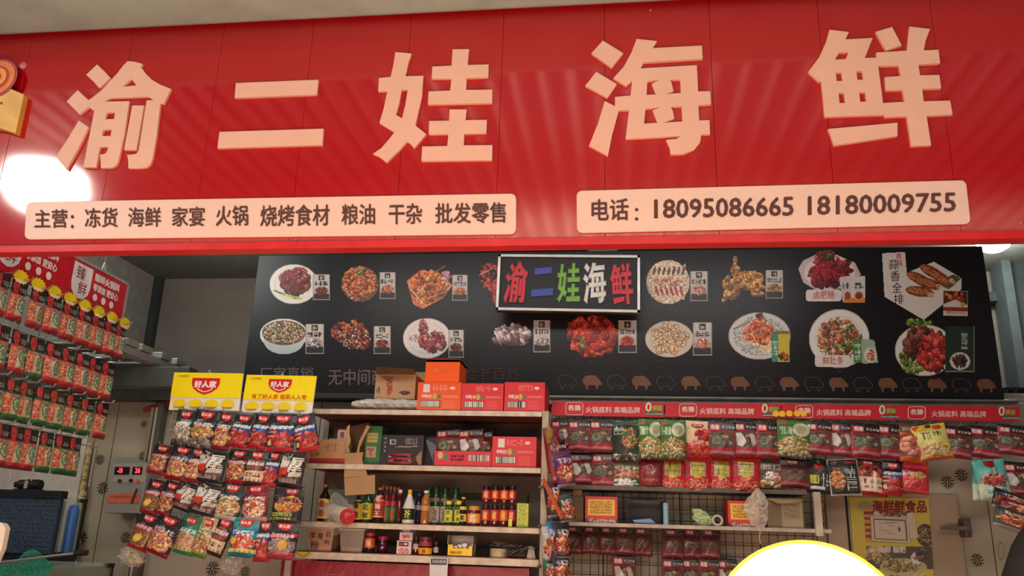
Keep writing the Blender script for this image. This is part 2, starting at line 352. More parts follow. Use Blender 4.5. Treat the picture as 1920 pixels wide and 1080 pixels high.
# ================================================================== GLYPH OUTLINES traced from the letters
G = {
'yu': ((110, 65, 992, 980), [[(205,308),(297,393),(330,370),(400,315),(470,240),(540,165),(590,100),(625,65),(690,70),(752,88),(738,112),(775,165),(830,220),(900,262),(992,298),(930,428),(903,422),(870,700),(838,880),(820,930),(785,962),(720,970),(632,970),(630,900),(620,855),(665,853),(700,845),(718,820),(785,395),(845,393),(795,365),(480,378),(430,405),(640,402),(600,680),(550,900),(535,935),(500,960),(460,967),(400,967),(397,910),(392,852),(425,850),(445,838),(455,815),(462,790),(392,790),(360,962),(250,962),(345,478),(333,482),(300,450),(218,515),(165,460),(110,405)],
  [[(655,213),(700,270),(587,278)],[(450,500),(520,498),(510,553),(437,555)],[(420,645),(490,642),(482,695),(410,697)]]],
  [[(368,92),(430,150),(480,205),(385,292),(335,235),(275,180)],[]],[[(665,438),(765,438),(700,815),(595,815)],[]],[[(213,565),(297,622),(215,790),(110,980),(20,870),(120,720)],[]]),
'er': ((78, 222, 975, 800), [[(233,250),(932,222),(918,347),(223,375)],[]],[[(95,662),(975,635),(965,772),(78,800)],[]]),
'wa': ((40, 53, 1050, 1010), [[(230,78),(367,90),(340,170),(316,282),(467,278),(455,450),(400,697),(490,770),(388,890),(360,855),(328,833),(270,900),(155,1010),(100,965),(40,938),(110,890),(180,810),(222,755),(95,677),(130,560),(163,408),(85,410),(92,297),(190,288),(215,180)],[[(283,397),(335,395),(312,530),(287,637),(235,608),(265,500)]]],
  [[(713,55),(853,53),(840,187),(1018,182),(1015,290),(832,297),(828,398),(1050,395),(1047,508),(505,520),(510,410),(693,403),(703,302),(537,303),(542,200),(705,193)],[]],
  [[(688,562),(833,562),(822,652),(1003,650),(998,763),(812,767),(807,865),(1050,863),(1047,990),(450,998),(457,875),(668,870),(678,770),(512,773),(515,660),(683,657)],[]]),
'hai': ((30, 53, 1010, 965), [[(168,66),(327,165),(237,278),(78,165)],[]],[[(117,310),(277,405),(203,512),(30,418)],[]],
  [[(182,537),(262,577),(262,505),(383,495),(395,380),(350,420),(248,360),(330,270),(390,160),(430,53),(590,70),(558,125),(940,105),(945,207),(488,235),(460,283),(900,258),(910,462),(1005,460),(1010,562),(912,570),(918,688),(998,685),(1003,795),(935,797),(925,860),(880,915),(800,948),(695,953),(688,900),(660,840),(740,832),(778,808),(345,832),(372,607),(292,610),(240,800),(207,965),(60,885),(130,710)],
   [[(515,382),(610,372),(548,402),(580,485),(508,490)],[(690,372),(770,368),(775,475),(660,482),(718,460),(705,400)],[(500,597),(622,583),(555,610),(592,707),(488,713)],[(697,583),(780,577),(787,697),(640,705),(723,675),(715,620)]]]),
'xian': ((22, 37, 1065, 902), [[(175,60),(315,77),(290,130),(487,120),(430,265),(515,262),(513,225),(735,212),(753,37),(902,55),(870,140),(857,210),(963,205),(975,302),(817,312),(830,390),(970,387),(983,483),(845,488),(857,578),(1048,573),(1065,673),(877,683),(910,895),(767,902),(735,685),(577,692),(573,675),(140,690),(115,430),(100,435),(22,365),(100,260),(150,150)],
   [[(527,322),(677,317),(690,395),(575,403),(582,498),(703,495),(718,582),(562,590)],[(245,225),(315,220),(292,272),(215,277)],[(220,370),(262,368),(270,430),(227,432)],[(370,360),(412,358),(420,422),(377,423)],[(240,518),(280,515),(288,590),(247,590)],[(390,512),(435,510),(440,580),(397,582)]]],
  [[(510,75),(628,40),(697,173),(585,210)],[]],[[(165,778),(667,733),(667,828),(210,897)],[]]),
}
ZO = {'yu': (100, 100, 4.5), 'er': (390, 100, 4.5), 'wa': (690, 80, 4.5), 'hai': (1090, 60, 1080 / 260), 'xian': (1510, 40, 1080 / 280)}
# ================================================================== SIGN
YS = 3.0
zb0, zt0 = U(960, 460, YS)[2], 3.66
sg = thing('shop_sign', 'long red shop sign with five big pale Chinese characters above the stall opening', 'sign', (-0.6, YS, zb0))
redm = bpy.data.materials.new('glossy_red_panel'); redm.use_nodes = True
nt = redm.node_tree; b_ = nt.nodes['Principled BSDF']; b_.inputs['Base Color'].default_value = (*lin((184, 6, 20)), 1); b_.inputs['Roughness'].default_value = 0.07; b_.inputs['IOR'].default_value = 1.8; b_.inputs['Coat Weight'].default_value = 0.08; b_.inputs['Coat Roughness'].default_value = 0.3
tx = nt.nodes.new('ShaderNodeTexCoord'); no = nt.nodes.new('ShaderNodeTexNoise'); no.inputs['Scale'].default_value = 1.3; no.inputs['Detail'].default_value = 0.5
mp = nt.nodes.new('ShaderNodeMapping'); mp.inputs['Scale'].default_value = (1.6, 1, 0.6)
nt.links.new(tx.outputs['Object'], mp.inputs[0]); nt.links.new(mp.outputs[0], no.inputs[0])
bu = nt.nodes.new('ShaderNodeBump'); bu.inputs['Strength'].default_value = 0.35; bu.inputs['Distance'].default_value = 0.006
nt.links.new(no.outputs['Fac'], bu.inputs['Height']); nt.links.new(bu.outputs[0], b_.inputs['Normal'])
seams = [-3.9, -3.3, U(20, 250, YS)[0], U(215, 250, YS)[0], U(390, 250, YS)[0], U(565, 250, YS)[0], U(748, 340, YS)[0], U(936, 250, YS)[0], U(1134, 250, YS)[0], U(1340, 250, YS)[0], U(1554, 250, YS)[0], U(1777, 250, YS)[0], 2.1, 2.7]
for a, b in zip(seams[:-1], seams[1:]):
    MB().box(a + .0006, b - .0006, YS, YS + .02, zb0 + .004, zt0).build('panel', redm, sg, bev=0.001)
MB().box(-3.9, 2.7, YS + .02, YS + .1, zb0 + .02, zt0).build('frame', mat('sign_frame', (120, 14, 20), 0.5), sg)
MB().box(-3.9, 2.7, YS - .012, YS + .05, zb0 - .006, zb0 + .028).build('edge_strip', mat('red_strip', (214, 34, 40), 0.35), sg, bev=.003)
letm = mat('pale_letter_face', (246, 198, 172), 0.45, var=0.03, scale=8)
names = {'yu': 'first', 'er': 'second', 'wa': 'third', 'hai': 'fourth', 'xian': 'fifth'}
for g, d in G.items():
    ox, oy, sc = ZO[g]; b = MB()
    for outer, holes in d[1:]:
        def fn(x, z, y, ox=ox, oy=oy, sc=sc): p = U(x, z, YS - .012); return (p[0], y, p[2])
        L = [[(ox + x / sc, oy + y / sc) for x, y in l][::-1] for l in [outer] + holes]
        b.prism(L, YS - .014, YS + .0, lambda x, z, y: (U(x, z, YS - .014)[0], y, U(x, z, YS - .014)[2]))
    b.build('letter', letm, sg, bev=.0015)
plq = mat('pale_plaque', (248, 216, 196), 0.35, var=0.02); ink = mat('brown_ink', (96, 62, 56), 0.6)
def plaque(q, texts):
    b = MB(); fn = pq(*q, YS - .008)
    wpx = q[1][0] - q[0][0]; hpx = q[3][1] - q[0][1]
    L = rnd_loop(0, 0, wpx, hpx, 10)[::-1]
    b.prism([L], YS - .01, YS, lambda x, z, y: (fn(x / wpx, z / hpx)[0], y, fn(x / wpx, z / hpx)[2]))
    o = b.build('plaque', plq, sg, bev=.002)
    for s, x0, x1, y0, y1, sl in texts: text('lettering', s, pr4(x0, y0, x1, y1, YS, .0125, sl), ink, o, 0.022)
plaque(((50, 379), (968, 363), (968, 439), (46, 449)), [('主营', 68, 130, 395, 430, -1), ('：', 136, 142, 405, 430, 0), ('冻货', 162, 224, 392, 429, -1), ('海鲜', 243, 305, 391, 428, -1), ('家宴', 325, 387, 390, 427, -1), ('火锅', 407, 468, 388, 426, -1),
    ('烧烤食材', 490, 620, 387, 427, -2), ('粮油', 642, 705, 385, 424, -1), ('干杂', 730, 793, 384, 423, -1), ('批发零售', 817, 950, 383, 422, -2)])
plaque(((1081, 358), (1811, 338), (1820, 420), (1082, 437)), [('电话', 1109, 1179, 376, 417, -2), ('：', 1190, 1197, 392, 416, 0), ('18095086665', 1226, 1487, 376, 412, -5), ('18180009755', 1513, 1790, 370, 406, -7)])
# logo plate with rings at the left end
lg = MB(); L = [(-40, 175), (20, 166), (45, 177), (29, 250), (0, 241), (-40, 236)][::-1]
lp = lg.prism([L], YS - .03, YS, lambda x, z, y: (U(x, z, YS - .03)[0], y, U(x, z, YS - .03)[2])).build('logo_plate', mat('gold_plate', (236, 188, 92), 0.4), sg, bev=.002)
c0 = U(-5, 146, YS - .034); k = mpp(0, 146, YS)
for r, cc, yy in ((36, (176, 60, 90), .034), (32, (240, 130, 40), .036), (22, (190, 60, 40), .038), (18, (244, 160, 60), .04), (9, (200, 40, 70), .042)):
    MB().add([(c0[0] + r * k * math.cos(t), YS - yy, c0[2] + r * k * math.sin(t)) for t in [i * math.pi / 16 for i in range(32)]], [tuple(range(32))]).build('logo_ring', mat('ring%d' % r, cc, 0.4), lp)
text('lettering', '鲜', pq((-3, 203), (8, 205), (4, 235), (-7, 232), YS, .032), mat('black_ink', (30, 28, 28)), lp)
text('lettering', '®', pq((10, 197), (15, 198), (14, 203), (9, 202), YS, .032), mat('black_ink', (30, 28, 28)), lp)
for px, py in ((42, 122), (1220, 18), (555, 449), (1245, 438), (1915, 418), (1040, 5)):
    c = U(px, py, YS - .004); r = (7 if px == 42 else 2.2) * k
    b = MB().lathe([(r, 0), (r * .85, .004), (0, .007)], (0, 0, 0), 12); b.v = [(c[0] + x, YS - z, c[2] + y) for x, y, z in b.v]; b.build('rivet', mat('pink_rivet', (205, 120, 125), .3), sg, smooth=True)
# ================================================================== MENU BOARD
YB = 5.02
bx0, bx1, bz0, bz1 = U(470, 600, YB)[0], U(1862, 600, YB)[0], U(1165, 742, YB)[2], U(1165, 470, YB)[2]
mb = thing('menu_board', 'wide black menu board with photographs of seafood dishes above the shelves', 'menu board', ((bx0 + bx1) / 2, YB, bz0))
MB().box(bx0, bx1, YB, YB + .05, bz0, bz1).build('panel', mat('black_board', (23, 22, 26), 0.38, var=.03, scale=2), mb, bev=.003)
MB().box(bx0 - .02, bx1 + .02, YB - .005, YB + .07, bz0 - .035, bz0).build('frame_rail', mat('dull_rail', (70, 66, 62), 0.4, .3), mb, bev=.004)
W_, PL = (226, 226, 220), (206, 206, 200)
def plate(c, cx=.5, cy=.5, rx=.5, ry=.5, col=W_):
    c.ell(cx, cy, rx, ry, tuple(.82 * x for x in col)); c.ell(cx, cy, rx * .96, ry * .95, col); c.ring(cx, cy, rx * .78, ry * .76, tuple(.93 * x for x in col), .06); return c
BR = [(120, 48, 40), (92, 34, 32), (150, 72, 56), (70, 26, 24)]; OR = [(196, 110, 62), (170, 84, 44), (214, 140, 86), (130, 62, 36)]; RD = [(176, 50, 36), (140, 34, 28), (202, 84, 58), (110, 26, 24)]
GRN = [(96, 128, 50), (130, 156, 70), (64, 92, 36)]; TAN = [(178, 126, 62), (150, 100, 44), (200, 154, 92), (120, 78, 34)]; PINK = [(214, 150, 128), (186, 116, 96), (232, 190, 166), (150, 86, 72)]; GREY = [(190, 180, 182), (150, 140, 146), (110, 100, 104), (222, 214, 214)]
def d_meat(c): plate(c, .47, .5, .47, .5); c.blobs(.5, .42, .26, .26, BR, 26, .1, .2, 1.5); c.blobs(.5, .42, .2, .24, [(110, 30, 36), (130, 40, 44)], 10, .1, .16, 1.4); c.line(.1, .66, .5, .85, .035, (96, 124, 44)); c.line(.3, .76, .6, .86, .05, (168, 186, 84)); c.blobs(.6, .3, .12, .14, [(230, 190, 180)], 4, .015, .03)
def d_bowl(c): c.ell(.5, .52, .5, .48, (98, 72, 58)); c.blobs(.48, .5, .44, .42, OR + [(200, 120, 90)], 170, .05, .12, 4); c.blobs(.5, .2, .1, .08, GRN, 14, .04, .07)
def d_wedge(c): c.poly([(0, .35), (.3, .1), (.7, .15), (1, .45), (.8, .75), (.35, 1), (.15, .9)], (200, 118, 78)); c.blobs(.46, .48, .36, .32, OR + [(220, 120, 40)], 80, .07, .16, 2.5); c.line(.1, .55, .4, .92, .03, (224, 168, 120)); c.blobs(.85, .25, .1, .12, [(170, 90, 110), (200, 150, 160)], 14, .04, .08); c.line(.55, .2, .85, .0, .03, OR[0])
def d_shrimp(c): c.blobs(.45, .35, .4, .3, RD + [(200, 60, 60)], 50, .07, .16, 3.5); c.blobs(.7, .65, .22, .3, RD, 26, .1, .2, 2); c.line(.02, .3, .5, .16, .04, (200, 170, 160)); c.line(.1, .5, .5, .6, .03, RD[0])
def d_clams(c):
    plate(c, .5, .5, .5, .5, (216, 196, 172))
    for i in range(7): c.ell(.18 + .11 * i, .27 + .04 * (i % 2), .045, .2, (226, 208, 186), .25); c.ell(.19 + .11 * i, .25, .028, .1, (96, 44, 40), .25)
    for i in range(6): c.ell(.25 + .11 * i, .72, .045, .2, (220, 190, 160), -.3); c.ell(.25 + .11 * i, .7, .03, .12, (150, 60, 50), -.3)
    c.blobs(.5, .48, .34, .08, [(224, 180, 150), (206, 150, 120)], 26, .04, .09)
def d_duck(c): c.line(.3, .04, .28, .3, .1, (170, 116, 66)); c.blobs(.29, .3, .07, .14, TAN, 16, .06, .1); c.blobs(.22, .68, .16, .24, TAN, 30, .1, .18, 2.5, 1.9); c.blobs(.62, .55, .28, .18, TAN, 50, .08, .16, 2.5, 1.3); c.blobs(.8, .75, .16, .14, TAN, 24, .05, .12, 4, .6); c.blobs(.05, .95, .05, .05, TAN, 4, .05, .08)
def d_beef(c): c.poly([(0, .45), (.08, .25), (.3, .08), (.6, .1), (.9, .3), (1, .6), (.9, .75), (.7, .95), (.3, 1), (.08, .8)], (196, 186, 188)); c.ell(.5, .55, .4, .4, (224, 214, 212)); c.blobs(.5, .5, .3, .32, [(130, 36, 44), (108, 26, 34), (160, 62, 60)], 70, .07, .16, 3); c.blobs(.48, .7, .26, .12, [(140, 30, 44), (96, 20, 30)], 26, .1, .2, 4, 1.5); c.blobs(.45, .12, .14, .1, [(120, 44, 36), (72, 84, 40)], 16, .05, .1)
def d_grain(c): c.ell(.5, .45, .5, .45, (214, 222, 216)); c.ell(.5, .62, .42, .38, (190, 202, 198)); c.ell(.5, .4, .45, .34, (92, 84, 60)); c.blobs(.5, .4, .42, .31, [(200, 190, 150), (110, 100, 60), (150, 60, 50), (226, 214, 190), (84, 92, 44)], 260, .02, .04, 2)
def d_strip(c): c.blobs(.3, .4, .28, .26, BR + [(150, 90, 50)], 110, .05, .13, 6, .7); c.blobs(.6, .6, .3, .26, BR, 120, .05, .13, 6, 1.0); c.blobs(.55, .3, .2, .2, BR + OR[:1], 50, .06, .14, 6, 1.2); c.blobs(.5, .55, .4, .3, [(226, 214, 180)], 40, .01, .02)
def d_pork(c): plate(c, col=(222, 216, 210)); c.blobs(.6, .58, .26, .22, [(150, 72, 76), (116, 48, 54), (186, 120, 116)], 60, .06, .14, 4, 1.2); c.blobs(.42, .22, .08, .16, [(176, 110, 106), (126, 60, 62)], 16, .05, .12, 4, 1.8); c.blobs(.24, .5, .1, .1, [(150, 130, 124)], 16, .02, .03, 4)
def d_squid(c): c.blobs(.5, .5, .42, .3, GREY, 90, .06, .14, 4, .8); c.blobs(.5, .75, .42, .12, [(90, 66, 66), (140, 120, 124), (190, 176, 180)], 40, .1, .2, 5, 1.0)
def d_crab(c): c.blobs(.5, .5, .45, .42, RD + [(210, 70, 46)], 130, .08, .18, 2.2); c.blobs(.3, .65, .1, .12, GRN, 8, .04, .08); c.blobs(.62, .58, .2, .2, [(196, 60, 40), (150, 36, 28)], 24, .1, .2, 2)
def d_shell(c):
    plate(c, col=(206, 196, 180))
    for k in range(16):
        t = k * 2.399; q = .34 * math.sqrt((k + .5) / 16); x, y = .5 + q * math.cos(t), .5 + q * math.sin(t) * 1.05
        c.ell(x, y, .11, .12, (140, 112, 84), t); c.ell(x, y, .095, .1, (206, 182, 148), t); c.ell(x, y + .01, .06, .06, (178, 132, 88), t); c.ell(x - .02, y, .03, .03, (226, 204, 176))
def d_salmon(c): plate(c, col=(206, 208, 204)); c.blobs(.5, .5, .42, .42, [(120, 124, 128)], 240, .008, .016, 3, .4); c.poly([(.2, .5), (.5, .2), (.85, .6), (.6, .9)], (222, 196, 160)); c.blobs(.5, .42, .22, .22, [(214, 110, 66), (232, 140, 90), (190, 80, 50)], 60, .05, .12, 3.5); c.ring(.33, .55, .1, .1, (232, 160, 120), .25); c.blobs(.5, .1, .06, .06, [(150, 40, 30), (60, 70, 40)], 10, .03, .05); c.line(.08, .36, .35, .2, .015, (60, 80, 50))
def d_tripe(c): plate(c, col=(222, 226, 220)); c.blobs(.5, .5, .33, .32, PINK + [(150, 110, 70), (100, 80, 60), (196, 120, 80)], 150, .05, .11, 4); c.blobs(.5, .5, .3, .3, GRN, 14, .03, .06)
def d_cray(c): plate(c, .5, .55, .5, .45, (220, 224, 214)); c.blobs(.3, .7, .2, .24, [(110, 130, 60), (150, 170, 100), (70, 90, 40)], 60, .05, .1); c.blobs(.4, .08, .2, .06, GRN, 18, .04, .08); c.blobs(.52, .45, .34, .28, [(110, 60, 50), (140, 80, 70), (84, 44, 40)], 50, .08, .14, 2); c.blobs(.66, .6, .24, .28, [(168, 52, 46), (196, 80, 66), (120, 34, 34)], 60, .08, .18, 2.5, .9)
def d_ribs(c):
    c.poly([(0, .02), (.28, .0), (.3, .3), (.62, .14), (.95, .38), (.95, .55), (.5, 1), (.03, .66)], (214, 216, 210)); c.poly([(.62, .45), (.85, .33), (.95, .38), (.8, .55)], (86, 94, 56))
    for i, (x, y, r) in enumerate([(.6, .3, .5), (.7, .38, .6), (.45, .4, .45), (.55, .46, .3), (.45, .58, .15)]): c.ell(x, y, .17, .075, (120, 66, 40), r); c.ell(x - .02, y - .01, .14, .045, (166, 100, 62), r); c.ell(x + .13, y + .05, .04, .035, (206, 170, 130), r)
def pkg(pal, style=0):
    def f(c):
        c.rect(0, 0, 1, 1, (196, 192, 186)); c.rect(.34, .04, .66, .22, (30, 28, 28)); c.glyphs(.4, .08, .62, .2, 1, (180, 178, 170)); c.glyphs(.12, .28, .9, .42, 4, (36, 30, 30))
        c.ell(.5, .66, .44, .2, (170, 160, 150)); c.rect(.03, .76, .97, .98, (44, 38, 38)); c.blobs(.5, .64, .34, .13, pal, 46, .07, .14, 2); c.rect(.0, .0, .05, 1, (150, 146, 140)); c.rect(.95, 0, 1, 1, (150, 146, 140)); c.rect(0, .97, 1, 1, (160, 156, 150))
    return f
def p_yell(c): c.rect(0, 0, 1, 1, (60, 140, 120)); c.rect(.36, .06, 1, 1, (196, 186, 50)); c.rect(0, 0, 1, .1, (120, 110, 60)); c.glyphs(.1, .3, .3, .8, 3, (210, 230, 220), True); c.blobs(.68, .84, .28, .12, BR + OR, 30, .06, .12)
def p_green(c): c.rect(0, .05, .8, .95, (70, 130, 70)); c.poly([(.3, 0), (.85, .1), (1, .95), (.35, 1)], (150, 180, 150)); c.ell(.68, .65, .26, .28, (214, 214, 206)); c.blobs(.68, .65, .18, .2, PINK, 26, .05, .1); c.glyphs(.05, .2, .28, .9, 3, (220, 235, 220), True)
def p_dark(c): c.rect(0, 0, 1, 1, (36, 58, 48)); c.rect(0, .98, 1, 1, (130, 140, 130)); c.rect(.96, 0, 1, 1, (110, 124, 116)); c.glyphs(.55, .15, .74, .5, 5, (150, 168, 160), True); c.ell(.5, .76, .34, .19, (214, 216, 210)); c.blobs(.5, .76, .24, .13, [(90, 60, 50), (60, 40, 38)], 40, .06, .1)
def p_two(c): c.poly([(0, .1), (.45, .02), (.5, .98), (.15, 1)], (200, 200, 204)); c.poly([(.45, .08), (1, .04), (.98, 1), (.5, 1)], (206, 208, 212)); c.rect(.2, .82, .98, 1, (200, 130, 50)); c.glyphs(.15, .3, .42, .5, 2, (60, 56, 60)); c.glyphs(.55, .3, .92, .5, 3, (60, 56, 60)); c.ell(.33, .75, .12, .14, (150, 70, 50)); c.ell(.75, .75, .18, .17, (140, 50, 40)); c.ring(.75, .75, .18, .17, (206, 170, 120), .25)
dishes = [(505, 495, 603, 571, d_meat, (587, 515, 619, 563), BR), (640, 496, 711, 567, d_bowl, (712, 511, 742, 561), OR), (762, 498, 849, 580, d_wedge, (848, 516, 877, 564), OR), (898, 490, 950, 575, d_shrimp, None, 0), (1211, 487, 1294, 571, d_clams, (1294, 509, 1327, 565), PINK),
    (1353, 480, 1438, 566, d_duck, (1435, 507, 1468, 560), TAN), (1496, 469, 1615, 546, d_beef, 0, 0), (487, 597, 578, 665, d_grain, (573, 608, 608, 664), GREY), (621, 596, 704, 666, d_strip, (701, 612, 733, 664), BR), (755, 596, 846, 673, d_pork, (841, 619, 870, 671), BR),
    (921, 602, 1001, 649, d_squid, (1000, 601, 1032, 661), GREY), (1062, 586, 1159, 673, d_crab, (1159, 601, 1194, 662), RD), (1209, 601, 1301, 671, d_shell, (1299, 605, 1335, 667), PINK), (1365, 585, 1483, 675, d_salmon, 0, 0), (1516, 579, 1631, 691, d_tripe, 0, 0), (1677, 597, 1791, 706, d_cray, 0, 0), (1653, 472, 1811, 601, d_ribs, 0, 0)]
for i, (x0, y0, x1, y1, fn, pk, pal) in enumerate(dishes):
    c = Cv(int((x1 - x0) * .95), int((y1 - y0) * .95), seed=i + 5); fn(c); c.grain(.2, i); decal('dish_picture', c, R4(x0, y0, x1, y1), YB, mb, .002, BOARDINK)
    if pk: c = Cv(30, 48, seed=i); pkg(pal)(c); decal('package_picture', c, R4(*pk), YB, mb, .004, BOARDINK)
    c = Cv(60, 8, seed=i); c.glyphs(.0, .1, .3, .9, 2, (76, 34, 34)); c.glyphs(.35, .2, 1, .9, 7, (56, 46, 48)); decal('caption', c, R4(x0 + 22, y1 + 6 - (4 if i > 6 else 0), x0 + 80, y1 + 13 - (4 if i > 6 else 0)), YB, mb, .003, BOARDINK)
for q, fn in [((1572, 515, 1623, 568), p_two), ((1447, 621, 1480, 679), p_yell), ((1600, 634, 1647, 683), p_green), ((1772, 612, 1827, 698), p_dark)]:
    c = Cv(44, 56, seed=9); fn(c); decal('package_picture', c, R4(*q), YB, mb, .004, BOARDINK)
c = Cv(46, 46, seed=3); c.rect(0, 0, 1, 1, (206, 206, 200)); c.rect(.02, .02, .98, .55, (70, 50, 40)); c.blobs(.5, .25, .4, .2, BR + OR, 40, .07, .14); c.poly([(0, .55), (.5, .35), (1, .6), (1, .8), (0, .7)], (210, 206, 196)); c.rect(0, .66, 1, .8, (140, 50, 50)); c.ell(.8, .55, .1, .1, (170, 160, 60)); decal('package_picture', c, R4(1768, 545, 1814, 592, 1), YB, mb, .004, BOARDINK)
rink = mat('red_ink', (176, 44, 44)); kink = mat('black_print', (34, 32, 32)); gink = mat('dim_grey_print', (98, 88, 88)); wpill = mat('white_pill', (220, 218, 212))
text('lettering', '400克×20包', pr4(1773, 582, 1811, 590, YB, .0055), rink, mb, .01)
for q, s in (((1511, 543, 1578, 565), '卤肥肠'), ((1528, 666, 1595, 688), '鲜肚条')):
    MB().prism([rnd_loop(*q, 6)[::-1]], YB - .006, YB - .0045, lambda x, z, y: (U(x, z, YB - .006)[0], y, U(x, z, YB - .006)[2])).build('name_plate', wpill, mb)
    text('lettering', s, pr4(q[0] + 14, q[1] + 3, q[2] - 14, q[3] - 4, YB, .0075), rink, mb, .01)
for i, s in enumerate('蒜香全排'): text('lettering', s, pr4(1666 + i * 3.2, 487 + i * 21.5, 1684 + i * 3.2, 506 + i * 21.5, YB, .004), kink, mb, .01)
for i, s in enumerate('胜福'): text('lettering', s, pr4(1680 + i * 1.5, 475 + i * 13, 1690 + i * 1.5, 486 + i * 13, YB, .004), rink, mb, .01)
text('lettering', '厂家直销', pr4(487, 688, 588, 716, YB, .003), gink, mb, .02)
text('lettering', '无中间商', pr4(616, 692, 722, 722, YB, .003), gink, mb, .02)
text('lettering', '给老百姓', pr4(868, 689, 977, 713, YB, .003), mat('dim_brown_print', (58, 36, 36)), mb, .02)
pigA = [(0, .3), (.12, .05), (.3, 0), (.62, 0), (.85, .3), (1, .62), (.95, .7), (.8, .7), (.78, 1), (.7, 1), (.66, .72), (.3, .72), (.28, 1), (.18, 1), (.14, .72), (.03, .6)]
for i in range(20):
    x0 = 1000 + i * 46.2; y0 = 703 + i * .4; w_, h_ = 37, 26; fill = i % 2 == 0; P = [(x0 + a * w_, y0 + b * h_) for a, b in pigA]
    def fnp(x, z, y): p = U(x, z, YB - .003); return (p[0], y, p[2])
    if i < 1: continue
    if fill: MB().prism([P[::-1]], YB - .003, YB - .001, fnp).build('pig_figure', mat('brown_pig_print', (112, 74, 56)), mb)
    else:
        b = MB(); pts = [fnp(x, z, YB - .002) for x, z in P]
        for a, d in zip(pts, pts[1:] + pts[:1]): b.tube(a, d, .0013, 4)
        b.build('pig_figure', mat('grey_line_print', (104, 100, 98)), mb)
# ================================================================== LED SIGN hanging in front of the board
YL = 4.86
q = ((935, 478), (1200, 480), (1200, 587), (930, 582)); fn = pq(*q, YL)
p0 = np.array(fn(.5, .5)); led = thing('led_sign', 'framed dark LED sign with coloured characters hanging before the menu board', 'sign', p0)
b = MB(); cs = [fn(0, 0), fn(0, 1), fn(1, 1), fn(1, 0)]; b.hexa([(x, YL + .004, z) for x, y, z in cs], [(x, YL + .05, z) for x, y, z in cs]).build('back_panel', mat('led_black', (16, 13, 18), .5), led)
fr = MB(); t = .016
for a, d in (((0, 0), (1, 0)), ((1, 0), (1, 1)), ((1, 1), (0, 1)), ((0, 1), (0, 0))):
    A, B = Vector(fn(*a)), Vector(fn(*d)); dr = (B - A).normalized(); nrm = Vector((-dr.z, 0, dr.x)) * -1
    A2, B2 = A - nrm * 0, B - nrm * 0
    quad = [A2, B2, B2 - nrm * t * -1, A2 - nrm * t * -1]
    MB().hexa([(v.x, YL - .015, v.z) for v in quad], [(v.x, YL + .05, v.z) for v in quad]).build('frame_rail', mat('aluminium', (176, 172, 168), .35, .6), led)
ledc = {'yu': ((200, 30, 46), 616, 790, 128, 450), 'er': ((52, 72, 160), 814, 984, 168, 400), 'wa': ((110, 170, 50), 1012, 1194, 138, 442), 'hai': ((214, 214, 208), 1218, 1398, 134, 455), 'xian': ((200, 30, 50), 1428, 1610, 140, 460)}
for g, (cc, x0, x1, y0, y1) in ledc.items():
    bx, *parts = G[g]; X0, Y0, X1, Y1 = bx; b = MB(); dots = MB()
    def mpx(x, y): return (800 + (x0 + (x - X0) / (X1 - X0) * (x1 - x0)) / 4.155, 460 + (y0 + (y - Y0) / (Y1 - Y0) * (y1 - y0)) / 4.155)
    for outer, holes in parts:
        L = [[mpx(*p) for p in l][::-1] for l in [outer] + holes]
        b.prism(L, YL - .002, YL + .004, lambda x, z, y: (U(x, z, YL - .002)[0], y, U(x, z, YL - .002)[2]))
    if g == 'er':
        for outer, holes in parts: lo_ = MB().prism([[mpx(*p) for p in outer][::-1]], YL - .002, YL + .004, lambda x, z, y: (U(x, z, YL - .002)[0], y, U(x, z, YL - .002)[2])).build('letter_stroke', mat('led' + g, cc, .45), led)
    else: lo_ = b.build('letter', mat('led' + g, cc, .45), led)
    pts = [mpx(*p) for outer, holes in parts for l in [outer] + holes for i in range(len(l)) for p in [tuple(np.array(l[i]) * (1 - t) + np.array(l[(i + 1) % len(l)]) * t) for t in (0, .5)]]
    for x, y in pts:
        c = U(x, y, YL - .003); dots.box(c[0] - .0025, c[0] + .0025, YL - .005, YL - .002, c[2] - .0025, c[2] + .0025)
    dt = dots.build('light_dot', mat('leddot' + g, tuple(.55 * v for v in cc), .3), lo_); dt['kind'] = 'stuff'
for px in (968, 1163):
    c = U(px, 480, YL); MB().box(c[0] - .01, c[0] + .01, YL + .05, YB + .0, c[2] - .06, c[2] - .04).build('bracket', mat('wire', (150, 150, 150), .4, .8), led); MB().path([(c[0], YL + .02, c[2]), (c[0] + .01, YL + .01, c[2] + .02), (c[0] + .02, YL + .02, c[2])], .002).build('hanger', mat('wire', (150, 150, 150), .4, .8), led)
# ================================================================== POUCHES
def shape_fn(seed, fold=.28, puff=1.0, lean=0.0):
    g = np.random.RandomState(seed); wv = [(g.uniform(3, 13), g.uniform(3, 13), g.uniform(0, 6), g.uniform(.02, .07)) for _ in range(5)]
    def h(u, v):
        u = np.asarray(u, float); v = np.asarray(v, float)
        e = np.clip(np.sin(np.pi * np.clip(u, 0, 1)), 0, 1) ** .55
        t = np.clip((v - fold * .8) / .22, 0, 1); t = t * t * (3 - 2 * t); b = np.clip((1 - v) / .12, 0, 1) ** .6
        z = .12 * e * np.clip(v / .05, 0, 1) * np.clip((1 - v) / .04, 0, 1) + puff * .8 * e * t * b
        for fx, fy, p, a in wv: z = z + a * e * t * b * np.sin(fx * u + fy * v + p)
        return z
    return h
SHIELD = [(0, 0), (1, 0), (1, .35), (.93, .62), (.75, .85), (.5, 1), (.25, .85), (.07, .62), (0, .35)]
